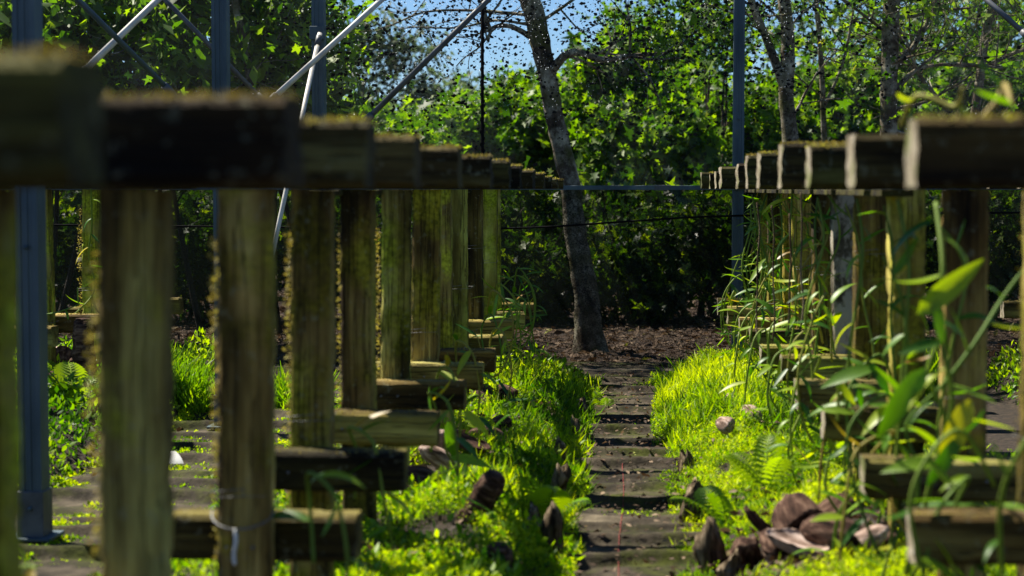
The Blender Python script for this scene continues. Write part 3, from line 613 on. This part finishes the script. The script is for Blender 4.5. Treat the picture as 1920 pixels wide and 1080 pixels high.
grass('grass_clump', .42, 9.9, .22, 500, .13, 'fine grass tuft where the right bed meets the far end of the path')
grass('grass_clump', -.42, 9.6, .2, 300, .10, 'grass tuft on the far end of the left bed')
grass('grass_clump', .45, 10.6, .25, 120, .20, 'sparse arching grass in front of the shade cloth right of the path')
grass('grass_clump', 1.7, 10.6, .35, 900, .35, 'grass clump behind the right row of posts')

# ferns
def frond(L, n=15):
    V = []; Fs = []
    ts = np.linspace(0, 1, n+1)
    def c(t): a = t*1.2; return np.array([L*math.sin(a)/1.2, 0, L*(t*.75-.55*t*t)])
    for i in range(n):
        t = ts[i]+.04; p = c(t); q = c(min(1, t+.05)); wv = L*.26*math.sin(math.pi*min(.97, t*.8+.2))**1.1
        for s in (-1, 1):
            b = len(V); u = (q-p)/np.linalg.norm(q-p)
            V += [tuple(p-u*L*.010), tuple(p+u*L*.016), tuple(p+np.array([wv*.30, s*wv*.6, .004])+u*L*.008), tuple(p+np.array([wv*.35, s*wv, -wv*.18]))]
            Fs.append((b, b+1, b+2, b+3))
    st = [tuple(c(t)) for t in ts]; v, f = tube_data(st, L*.010, 4); b = len(V); V += [tuple(x) for x in v]; Fs += [tuple(i+b for i in q) for q in f]
    return mesh('frond', V, Fs, smooth=False)
FM = [frond(.28, 12), frond(.22, 11), frond(.32, 14)]
for m in FM: m.materials.append(M['fern'])
def fern(px, py, d, n, s, label):
    p = P(px, py, d); p.z = float(hz(np.array([p.x]), np.array([d]))[0]); root = empty('fern', p, label, 'fern', 'ferns on the beds')
    for k in range(n):
        a = 2*math.pi*k/n+random.uniform(-.4, .4); o = link('frond', random.choice(FM), None, root); o.rotation_euler = (random.uniform(-.3, .3), random.uniform(-.75, -.1), a); o.scale = (s*random.uniform(.8, 1.1),)*3
fern(1020, 1010, 6.1, 5, .95, 'bright yellow-green fern beside the left edge of the path')
fern(905, 850, 7.4, 5, .9, 'yellow fern among husks next to the stepped lower bars')
fern(860, 800, 8.2, 4, .8, 'pale fern behind the fifth lower bar of the left row')
fern(1440, 960, 6.2, 5, .9, 'bright fern in the moss of the right bed')
fern(1360, 960, 6.0, 4, .8, 'low yellow fern buried in the right bed moss')
fern(140, 900, 8.3, 8, 1.3, 'dark green fern low beside the nearest steel post')
fern(120, 800, 9.2, 7, 1.1, 'lit fern in front of the husk pile at far left')
fern(1130, 720, 9.6, 5, .5, 'tiny fern at the far end of the path')
fern(1560, 900, 6.6, 5, .9, 'fern under the vines between the right lower bars')

# ------------------------------------------------------------------ husks, slabs, stumps
def husk_mesh(kind):
    import bmesh
    bm = bmesh.new(); bmesh.ops.create_icosphere(bm, subdivisions=4, radius=1); off = rng.uniform(0, 30, 3)
    co = np.array([v.co for v in bm.verts]); n1 = vn(co+off, 1.3); n2 = vn(co*np.array([.3, 1, 1])+off, 7)*.8+vn(co+off, 16)*.5
    for v, a, b in zip(bm.verts, n1, n2):
        c = v.co; r = 1+.17*a+.06*b; c *= r
        if kind == 'shell' and c.z > 0: c.z = -c.z*.55+.12+.03*b       # hollow half shell
        if kind == 'wedge' and c.x+c.y*.2 > .1: c.x = .1-c.y*.2+.05*b
        c.x *= .098; c.y *= .058; c.z *= .05
    me = bpy.data.meshes.new('husk'); bm.to_mesh(me); bm.free(); me.polygons.foreach_set('use_smooth', [True]*len(me.polygons)); return me
HM = {k: [husk_mesh(k) for _ in range(3)] for k in ('round', 'shell', 'wedge')}
def husk(px, py, d, kind, s, pale, label, group='coconut husks on the beds', zo=0):
    p = P(px, py, d); z0 = float(hz(np.array([p.x]), np.array([d]))[0]); z_ = max(p.z, z0+.015)
    me = random.choice(HM[kind]).copy(); me.materials.clear(); me.materials.append(M['pale_husk'] if pale else M['husk'])
    o = link('coconut_husk', me, None, None, (p.x, d, z0+.06*s+zo)); s *= .84; o.scale = (s, s*random.uniform(.8, 1.1), s*random.uniform(.8, 1.1))
    o.rotation_euler = (random.uniform(-.7, .7), random.uniform(-.7, .7), random.uniform(0, 6.28)); tag(o, label, 'husk', group)
HS = [(1375, 1000, 5.35, 'shell', 1.1, 0, 'dark curved husk shell at the left of the right-hand husk pile'), (1400, 1030, 5.25, 'round', .9, 0, 'small dark husk beside the pointed bark slab'),
 (1440, 1000, 5.4, 'shell', 1.1, 0, 'husk shell lying open at the back of the right-hand pile'), (1450, 1045, 5.2, 'round', .8, 0, 'smooth brown husk in the middle of the right-hand pile'),
 (1500, 1020, 5.3, 'wedge', 1.5, 0, 'largest striped brown husk in the right-hand pile'), (1550, 1010, 5.35, 'round', 1.3, 0, 'dark round husk at the back right of the pile'),
 (1500, 1070, 5.1, 'shell', 1.2, 1, 'pale husk shell at the bottom of the right-hand pile'), (1570, 1060, 5.15, 'round', 1.2, 0, 'brown husk next to the pale shell'),
 (1620, 1075, 5.1, 'wedge', 1.0, 1, 'pale husk fragment left of the lowest right bar'), (1660, 1060, 5.2, 'round', .8, 0, 'small reddish husk below the vine stems'),
 (1408, 770, 7.9, 'round', .95, 1, 'sunlit pinkish husk on the far right bed moss'), (1375, 735, 8.6, 'round', .8, 1, 'pale small husk near the far right vines'),
 (1368, 800, 7.5, 'wedge', .9, 1, 'mossy pale husk half sunk in the right bed'), (1296, 800, 7.3, 'round', .42, 1, 'tiny brown nut in the dark hollow by the right edging'),
 (830, 890, 6.9, 'wedge', 1.2, 1, 'very pale husk beside the second lower bar of the left row'), (825, 920, 6.6, 'round', 1.1, 1, 'pinkish husk below the very pale husk'),
 (880, 900, 6.8, 'shell', 1.2, 0, 'brown husk shell right of the very pale husk'), (860, 870, 7.1, 'wedge', 1.1, 0, 'long brown husk strip behind the very pale husk'),
 (790, 960, 6.2, 'round', 1.1, 0, 'dark husk below the left lower bars'), (910, 860, 7.3, 'round', 1.0, 0, 'rounded dark husk next to the yellow fern'),
 (940, 830, 7.7, 'wedge', 1.0, 0, 'brown husk at the back of the left bed moss'), (760, 990, 5.9, 'shell', 1.2, 0, 'dark husk shell at the lower left under the bars'),
 (930, 760, 8.8, 'shell', 1.2, 0, 'dark husk at the foot of the far left vines'), (960, 765, 8.7, 'wedge', 1.2, 0, 'brown husk on the far end of the left bed'), (905, 775, 8.6, 'round', 1.0, 0, 'husk behind the fern on the left bed'),
 (115, 760, 9.8, 'wedge', 1.6, 0, 'husk on the far left bed beside the dark stump'), (150, 770, 9.6, 'shell', 1.6, 0, 'open husk shell in front of the dark stump'), (100, 790, 9.2, 'round', 1.3, 0, 'dark round husk on the far left bed'), (170, 800, 9.2, 'round', 1.3, 0, 'reddish husk half hidden by the brown stained post'), (125, 740, 10.1, 'round', 1.4, 1, 'paler husk topmost on the far left bed')]
for h in HS: husk(*h)
k = 1400; x = np.concatenate([rng.normal(-.50, .12, k), rng.normal(-.85, .25, k), rng.normal(.6, .2, k), rng.normal(-3.1, .35, k)]); y = np.concatenate([rng.normal(8.6, .25, k), rng.uniform(5, 11, k), rng.normal(5.2, .35, k), rng.uniform(7, 11, k)])
pos = np.stack([x, y, hz(x, y)+rng.uniform(0, .03, len(x))], -1)
tag(cloud('bark_chips', pos, rng.uniform(.015, .05, len(x)), rng.normal(size=(len(x), 3))*[1, 1, .4], T_quad(), M['litter'], rng.uniform(0, .8, len(x))), 'brown bark chips and husk scraps on the beds', 'mulch', kind='stuff')
def slab(px, py, d, h, wd, label, pale=False, lean=0):
    h *= .62; p = P(px, py, d); z0 = float(hz(np.array([p.x]), np.array([d]))[0])-.03; V = []; Fs = []; m = 16; seg = 26; hh0 = random.uniform(0, 9)
    for i in range(seg+1):
        t = i/seg; ww = wd*(1.1-.2*t+.16*math.sin(7*t+d*3))*(1 if t < .8 else max(.35, 1-(t-.8)*2.5)); cx = lean*t*h+.006*math.sin(t*9+d)
        for j in range(m):
            a = 2*math.pi*j/m; rg = 1+.30*float(vn(np.array([[math.cos(a)*.5+hh0, math.sin(a)*.5, h*t*1.2]]), 9)[0])*.7+.15*math.sin(a*5+hh0); V.append((cx+ww/2*math.cos(a)*rg, (.022*math.sin(a))*rg+.02*math.cos(a)**2, h*t*(1+.18*math.sin(a*1.5+d*5)*t)+random.uniform(-.008, .008)))
    for i in range(seg):
        for j in range(m): Fs.append((i*m+j, i*m+(j+1) % m, (i+1)*m+(j+1) % m, (i+1)*m+j))
    Fs.append(tuple(seg*m+j for j in range(m)))
    o = link('edging_slab', mesh('edging_slab', V, Fs), M['bark_slab'], None, (p.x, d, z0)); o.rotation_euler = (random.uniform(-.15, .15), 0, random.uniform(-.4, .4)+(.9 if pale else 1.0)*0)
    tag(o, label, 'edging', 'bark slabs edging the beds')
for a in [(1340, 1080, 5.35, .30, .085, 'tall pointed grey bark slab at the lower right of the path', 0, -.1), (1372, 1090, 5.15, .18, .07, 'short bark slab beside the tall pointed one'), (1306, 1000, 6.25, .27, .10, 'pale sunlit bark slab edging the right bed', 1, -.05), (1292, 890, 7.3, .20, .06, 'thin bark slab by the dark hollow in the right moss', 0, -.1),
          (1030, 1060, 5.6, .30, .06, 'dark mossy slab at the lower left edge of the path', 0, .12), (1008, 1010, 5.9, .18, .06, 'leaning twisted slab left of the path', 0, -.2), (1044, 940, 6.6, .24, .07, 'dark slab behind the bright fern', 0, .1), (1050, 860, 7.3, .22, .06, 'mossy slab half way along the left bed', 0, -.1), (1075, 800, 8.2, .22, .07, 'tall ragged slab in front of the bark chips', 0, .12), (1088, 760, 9.0, .20, .05, 'far slab at the left edge of the path', 0, .1)]: slab(*a)
def stump(px, py, d, h, r, label, tilt=(0, 0)):
    p = P(px, py, d); z0 = float(hz(np.array([p.x]), np.array([d]))[0])-.04; root = empty('stump', (p.x, d, z0), label, 'stump', 'fern trunk stumps'); root.rotation_euler = (tilt[0], tilt[1], 0)
    pts = [(0, 0, h*i/10) for i in range(11)]; tubes('trunk', [(pts, [r*(1.1-.15*i/10)*random.uniform(.93, 1.07) for i in range(10)]+[r*.8])], M['husk'], root, 14, .10)
    tubes('cut_top', [([(0, 0, h), (0, 0, h+.012)], [r*.8, r*.62])], M['husk'], root, 12, .1)
stump(158, 720, 9.3, .46, .062, 'dark upright stump on the far left bed behind the ferns')
stump(875, 1070, 5.6, .22, .045, 'brown log stump leaning in the left bed', (.3, .5)); stump(930, 1085, 5.2, .11, .045, 'short dark stump in front of the leaning log', (.2, .1))
# litter of the forest floor and dead leaves
k = 26000; x = rng.uniform(-6, 6, k); y = rng.uniform(11.9, 20, k); pos = np.stack([x, y, hz(x, y)+rng.uniform(0, .02, k)], -1)
tag(cloud('leaf_litter', pos, rng.uniform(.03, .11, k), rng.normal(size=(k, 3))*[1, 1, .25], T_oval(), M['litter'], rng.beta(1.2, 1.4, k), upbias=.8), 'brown dead leaves strewn under the trees beyond the net', 'leaf litter', kind='stuff')
k = 3000; x = np.concatenate([rng.uniform(-1.5, 1.5, 2200), rng.normal(0, .16, 800)]); y = rng.uniform(5, 11.4, k); pos = np.stack([x, y, hz(x, y)+.03+rng.uniform(0, .02, k)], -1)
tag(cloud('fallen_leaves', pos, rng.uniform(.008, .04, k), rng.normal(size=(k, 3))*[1, 1, .3], T_oval(), M['litter'], rng.beta(1.2, 1.4, k), upbias=.8), 'small dry leaves fallen on path and beds', 'leaf litter', kind='stuff')
me = vleaf(.2, .06, .6, .3); me.materials.append(M['tag']); o = link('fallen_leaf', me, None, None, P(318, 880, 7.6)); o.location.z = .06; o.rotation_euler = (.3, .5, -.9)
tag(o, 'single pale dead leaf lying on the side path mat', 'leaf')

# ------------------------------------------------------------------ trees beyond the net
def grow(p, dv, r, depth, out, tips, bend=.35, gl=.55):
    n = 7; pts = [Vector(p)]; rad = [r]; d = Vector(dv).normalized()
    for i in range(n):
        d = (d+Vector((random.uniform(-1, 1), random.uniform(-1, 1), random.uniform(-.7, .9)))*bend*.4).normalized()
        pts.append(pts[-1]+d*gl/n*random.uniform(.8, 1.2)); rad.append(r*(1-.55*(i+1)/n))
    out.append((pts, rad))
    if depth > 0:
        for k in range(random.choice((2, 3))):
            i = random.randint(2, n-1); nd = (d+Vector((random.uniform(-1, 1), random.uniform(-.6, .6), random.uniform(-.6, 1)))*.9).normalized()
            grow(pts[i], nd, rad[i]*.6, depth-1, out, tips, bend, gl*.72)
    tips.append(pts[-1])
def crown_pts(c, R, n, nc, sig):
    cc = rng.normal(size=(nc, 3)); cc /= np.linalg.norm(cc, axis=1, keepdims=True); cc *= rng.uniform(.25, 1, (nc, 1))**.6
    cc = cc*np.array(R)+np.array(c); i = rng.integers(0, nc, n)
    return cc[i]+rng.normal(size=(n, 3))*sig*rng.uniform(.5, 1.2, (nc, 1))[i]
def leaves(name, parent, pos, size, mat, tmpl, tl, droop=-.3):
    n = len(pos); d = rng.normal(size=(n, 3)); d[:, 2] += droop
    base = np.array(parent.location) if parent else 0
    return cloud(name, pos-base, size*np.exp(rng.normal(-.08, .36, n)), d, tmpl, mat, np.clip(rng.uniform(*tl, n), 0, 1), parent, upbias=.25)
# the lichen covered tree
D = 13.1; base = P(1105, 672, D); root = empty('lichen_tree', base, 'slim leaning tree with white lichen on its trunk just beyond the net', 'tree')
tr = [(1108, 672), (1103, 620), (1100, 560), (1090, 500), (1078, 430), (1070, 350), (1056, 290), (1040, 220), (1028, 150), (1015, 90), (1005, 40), (990, -20), (975, -120)]
tw = [76, 52, 47, 44, 41, 38, 36, 35, 35, 37, 40, 37, 32]
pts = [P(x, y, D)-base for x, y in tr]; sp_ = smooth(pts, 5); rw = np.interp(np.linspace(0, 1, len(sp_)), np.linspace(0, 1, len(tw)), tw)/F*D/2
tubes('trunk', [(sp_, list(rw))], M['bark'], root, 16, .06)
def limb(px, wpx, d0=D, twigs=0, gl=.4, par=root, bs=base, name='limb'):
    pts = smooth([P(x, y, d0+q)-bs for x, y, q in px], 5); r0, r1 = wpx[0]/F*D/2, wpx[1]/F*D/2; out = [(pts, list(np.linspace(r0, r1, len(pts))))]; tips = []
    for k in range(twigs):
        i = random.randint(len(pts)//4, len(pts)-1); grow(pts[i], Vector((random.uniform(-1, 1), random.uniform(-.5, .5), random.uniform(-.6, 1))), r1*.8, 1, out, tips, .5, gl)
    tubes(name, out, M['bark'], par, 7, .08); return tips
limb([(1030, 140, 0), (1055, 108, -.1), (1085, 98, -.1), (1130, 112, -.1), (1180, 105, 0), (1250, 100, .2)], (19, 7), twigs=6)
limb([(1005, 75, 0), (960, 50, -.1), (925, 52, -.2), (915, 78, -.2)], (12, 5), twigs=5)
limb([(920, 60, -.2), (908, 20, -.2), (912, -20, -.2)], (10, 6), twigs=3)
limb([(1005, 30, 0), (900, 20, .3), (800, 22, .5), (740, 45, .6)], (7, 3), twigs=8)
limb([(1010, 50, 0), (930, 38, .2), (860, 52, .3), (765, 50, .4)], (6, 2.5), twigs=5)
limb([(1185, 108, 0), (1220, 150, 0), (1240, 200, 0)], (5, 3), twigs=3); limb([(1180, 104, 0), (1182, 50, 0), (1172, 0, .2)], (5, 3), twigs=2)
limb([(1015, 40, 0), (1060, 10, -.1), (1100, -20, -.1)], (7, 5), twigs=3)
pos = crown_pts(P(1220, 60, D+.3), (.45, .3, .25), 260, 24, .07); leaves('foliage', root, pos, .075, M['bush'], T_lobed2(), (0, .98))
pos = crown_pts(P(1000, -260, D), (1.6, 1.2, .5), 3500, 50, .2); leaves('foliage', root, pos, .09, M['bush'], T_lobed2(), (0, .98))
def bare_tree(base_px, d, lines, label, twigs, leafy=0, wide=1):
    b = P(*base_px, d); b.z = 0; r = empty('tree', b, label, 'tree', 'trees beyond the net')
    tips = []
    for j, (ln, wp) in enumerate(lines):
        pts = smooth([P(x, y, d)-b for x, y in ln], 4); rr_ = np.interp(np.linspace(0, 1, len(pts)), [0, 1], [wp[0]/F*d/2, wp[1]/F*d/2])
        out = [(pts, list(rr_))]; tubes('trunk' if j == 0 else 'limb', out, M['bark'], r, 12, .07)
        out = []
        for k in range(twigs):
            i = random.randint(len(pts)//3, len(pts)-1)
            grow(pts[i], Vector((random.uniform(-1, 1), random.uniform(-.4, .4), random.uniform(-.3, .9))), max(.008, float(rr_[i])*.22), 2, out, tips, .6, .75)
        if out: tubes('branches', out, M['bark'], r, 6, .05)
    if leafy:
        T = np.array([list(t+b) for t in tips]); i = rng.integers(0, len(T), leafy)
        leaves('foliage', r, T[i]+rng.normal(size=(leafy, 3))*.13, .075, M['bush'], T_lobed2(), (0, .98))
    return r
bare_tree((1495, 640), 14.2, [([(1495, 700), (1492, 420), (1482, 260), (1474, 170), (1478, 80), (1466, -30), (1450, -150)], (34, 22)), ([(1478, 190), (1455, 120), (1432, 60), (1405, -10), (1380, -100)], (18, 12))], 'forked pale tree right of the dark steel post', 8, 700)
bare_tree((1668, 640), 14.6, [([(1668, 700), (1668, 420), (1666, 240), (1668, 120), (1672, 0), (1676, -150)], (34, 30)), ([(1670, 130), (1710, 90), (1740, 40), (1760, -30)], (12, 7)), ([(1668, 180), (1720, 130), (1800, 120), (1880, 128)], (9, 4))], 'upright mottled tree trunk with tangled grey branches at upper right', 9, 500)
bare_tree((1800, 640), 15.5, [([(1790, 700), (1800, 420), (1830, 200), (1850, 60), (1880, -60)], (20, 14)), ([(1815, 260), (1740, 160), (1690, 100)], (9, 5)), ([(1840, 130), (1900, 100), (1990, 70)], (9, 5))], 'slender tree with a web of fine twigs near the right edge', 10, 900)
bare_tree((1570, 640), 15, [([(1560, 700), (1556, 420), (1545, 250), (1540, 120), (1530, 0), (1520, -100)], (13, 8)), ([(1545, 200), (1580, 120), (1600, 20)], (7, 4))], 'thin dark sapling between the two pale trunks', 7, 900)
bare_tree((460, 640), 13.2, [([(500, 700), (485, 400), (472, 170), (440, 0), (420, -100)], (16, 14)), ([(478, 260), (400, 150), (330, 30)], (8, 5))], 'dark thin trunk behind the left brace pipes', 5, 300)

def bush(px, py, d, R, n, nc, sig, size, label, tmpl=None, mat=None, tl=(0, 1), group='shrubs beyond the net', cat='shrub', name='shrub', stems=3):
    c = P(px, py, d); r = empty(name, (c.x, d, 0), label, cat, group)
    out = []; tips = []
    for k in range(stems):
        a = Vector((random.uniform(-.3, .3)*R[0], random.uniform(-.2, .2), 0)); b = Vector((random.uniform(-.7, .7)*R[0], random.uniform(-.4, .4)*R[1], c.z+R[2]*random.uniform(.1, .6)))
        pts = smooth([a, a*.7+b*.3+Vector((random.uniform(-.1, .1), 0, 0)), a*.35+b*.65+Vector((random.uniform(-.15, .15), 0, 0)), b], 4); out.append((pts, list(np.linspace(.03, .008, len(pts)))))
        for q in range(4): grow(pts[random.randint(5, len(pts)-1)], Vector((random.uniform(-1, 1), random.uniform(-1, 1), random.uniform(0, 1))), .008, 1, out, tips, .4, .4)
    tubes('branches', out, M['twig'], r, 5)
    pos = crown_pts(c, R, n, nc, sig); pos = pos[pos[:, 2] > .05]
    leaves('foliage', r, pos, size, mat or M['bush'], tmpl or T_lobed2(), tl)
    return r
# lit maple-like shrubs whose tops line the sky
SB = [(640, 270, 15.5, (.55, .6, .42), 'bright leafy shrub at the left end of the sky gap'), (745, 290, 15.2, (.55, .6, .36), 'bright shrub behind the dark slanting pipe'), (850, 270, 16.2, (.6, .6, .42), 'rounded shrub left of the thin black pole'),
 (960, 262, 15.6, (.6, .6, .45), 'bright green shrub between the black pole and the lichen tree'), (1010, 220, 17.5, (.6, .6, .42), 'taller shrub peeping over behind the lichen tree'), (1150, 190, 15.0, (.50, .6, .55), 'tall light green shrub right of the lichen tree'),
 (1215, 290, 14.4, (.55, .5, .45), 'low dense shrub below the branch of the lichen tree'), (1290, 200, 16.5, (.55, .6, .66), 'tall shrub left of the dark steel post'), (1430, 270, 16.0, (.55, .6, .5), 'shrub right of the dark steel post'),
 (1560, 230, 17.0, (.7, .6, .65), 'shrub behind the forked pale tree'), (1700, 250, 17.5, (.8, .6, .6), 'shrub behind the mottled trunk'), (1850, 240, 17.0, (.8, .6, .75), 'shrub at the right edge behind fine twigs')]
for i, (x, y, d, R, lab) in enumerate(SB): bush(x, y+6, d*1.5, tuple(q*1.5 for q in R), int(5200*R[0]*R[2]/.2*1.1), 60, .17, .115, lab, tl=(-.15, .975))
# loose sunlit tree crowns higher up at right, sky showing through
for x, y, d, R, n, lab in [(1250, 70, 18.5, (.8, .6, .5), 900, 'airy tree crown against the sky right of the lichen tree'), (1335, 40, 16.5, (.35, .5, .5), 700, 'airy crown beside the dark steel post'), (1600, 80, 19, (1.0, .8, .6), 1100, 'airy crown behind the pale trunks'), (1800, 60, 19, (1.1, .8, .6), 2600, 'airy crown behind fine twigs at upper right')]:
    bush(x, y, d*1.4, tuple(q*1.4 for q in R), int(n*1.2), 60, .20, .115, lab, tl=(-.1, .975), cat='tree', name='leafy_tree', stems=4, group='leafy trees beyond the net')
# dark tree mass at upper left
for x, y, d, R, n, lab in [(60, 90, 13.6, (1.0, .7, .95), 9000, 'dense dark tree behind the nearest steel post'), (250, 110, 13.3, (.9, .7, .9), 9000, 'dense dark tree behind the crossing brace pipes'), (430, 60, 13.8, (.8, .7, .95), 8000, 'dense dark tree behind the second steel post'), (545, 130, 14.4, (.5, .6, .95), 5000, 'dark tree at the left border of the sky gap')]:
    bush(x, y, d, R, int(n*.5), 60, .17, .13, lab, tmpl=T_oval(), mat=M['bush'], tl=(-.1, .975), cat='tree', name='dense_tree', stems=5, group='dark trees at upper left')
# understory behind the shade cloth
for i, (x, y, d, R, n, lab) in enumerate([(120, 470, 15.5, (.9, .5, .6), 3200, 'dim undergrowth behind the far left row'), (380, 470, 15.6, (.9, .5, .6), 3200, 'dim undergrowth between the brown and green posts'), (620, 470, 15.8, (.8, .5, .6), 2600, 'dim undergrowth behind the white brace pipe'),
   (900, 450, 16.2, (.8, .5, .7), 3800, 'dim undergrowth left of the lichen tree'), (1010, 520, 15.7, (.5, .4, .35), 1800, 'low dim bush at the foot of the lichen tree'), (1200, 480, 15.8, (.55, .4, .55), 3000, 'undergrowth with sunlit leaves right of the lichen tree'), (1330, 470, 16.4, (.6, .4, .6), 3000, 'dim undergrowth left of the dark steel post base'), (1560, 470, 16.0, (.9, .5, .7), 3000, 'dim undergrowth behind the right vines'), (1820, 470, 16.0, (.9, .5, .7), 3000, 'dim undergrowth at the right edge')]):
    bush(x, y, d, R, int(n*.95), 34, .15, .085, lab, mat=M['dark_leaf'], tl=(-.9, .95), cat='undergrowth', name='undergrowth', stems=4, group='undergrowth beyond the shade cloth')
# far hazy trees in the sky gap and the far wood
for x, y, d, R, n, lab in [(740, 160, 46, (2.0, 1, 1.9), 2200, 'far hazy bare-topped tree in the left of the sky gap'), (860, 222, 48, (2.0, 1, 1.0), 2200, 'far hazy tree low in the sky gap'), (650, 110, 46, (1.5, 1, 1.8), 1300, 'far hazy tree beside the steel post in the sky gap')]:
    bush(x, y, d, R, n, 40, .32, .22, lab, mat=M['far_leaf'], tmpl=T_oval(), cat='tree', name='far_tree', stems=5, group='far hazy trees')
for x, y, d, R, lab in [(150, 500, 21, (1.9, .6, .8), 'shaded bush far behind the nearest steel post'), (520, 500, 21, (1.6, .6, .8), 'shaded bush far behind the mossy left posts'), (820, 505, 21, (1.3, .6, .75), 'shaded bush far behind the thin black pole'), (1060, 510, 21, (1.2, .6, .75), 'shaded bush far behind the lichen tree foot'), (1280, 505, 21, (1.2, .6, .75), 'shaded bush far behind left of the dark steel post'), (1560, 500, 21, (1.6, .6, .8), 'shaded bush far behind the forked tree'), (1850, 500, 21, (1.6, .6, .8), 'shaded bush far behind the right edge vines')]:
    bush(x, y, d, R, 3800, 40, .2, .13, lab, mat=M['dark_leaf'], tl=(-1.2, .6), cat='undergrowth', name='undergrowth', stems=4, group='undergrowth beyond the shade cloth')  # low tint range puts the deep shade into the leaf colour
k = 60000; x = rng.uniform(-26, 22, k); y = rng.uniform(34, 52, k); top = 2.9+.5*vn(np.stack([x, y*.3, 0*x], -1), 1.0); pos = np.stack([x, y, top*rng.uniform(0, 1, k)**.8], -1)
d = rng.normal(size=(k, 3)); tag(cloud('far_wood', pos, rng.uniform(.2, .5, k), d, T_oval(), M['far_leaf'], rng.uniform(0, 1, k)), 'mass of woodland far behind the shrubs', 'wood', kind='stuff')
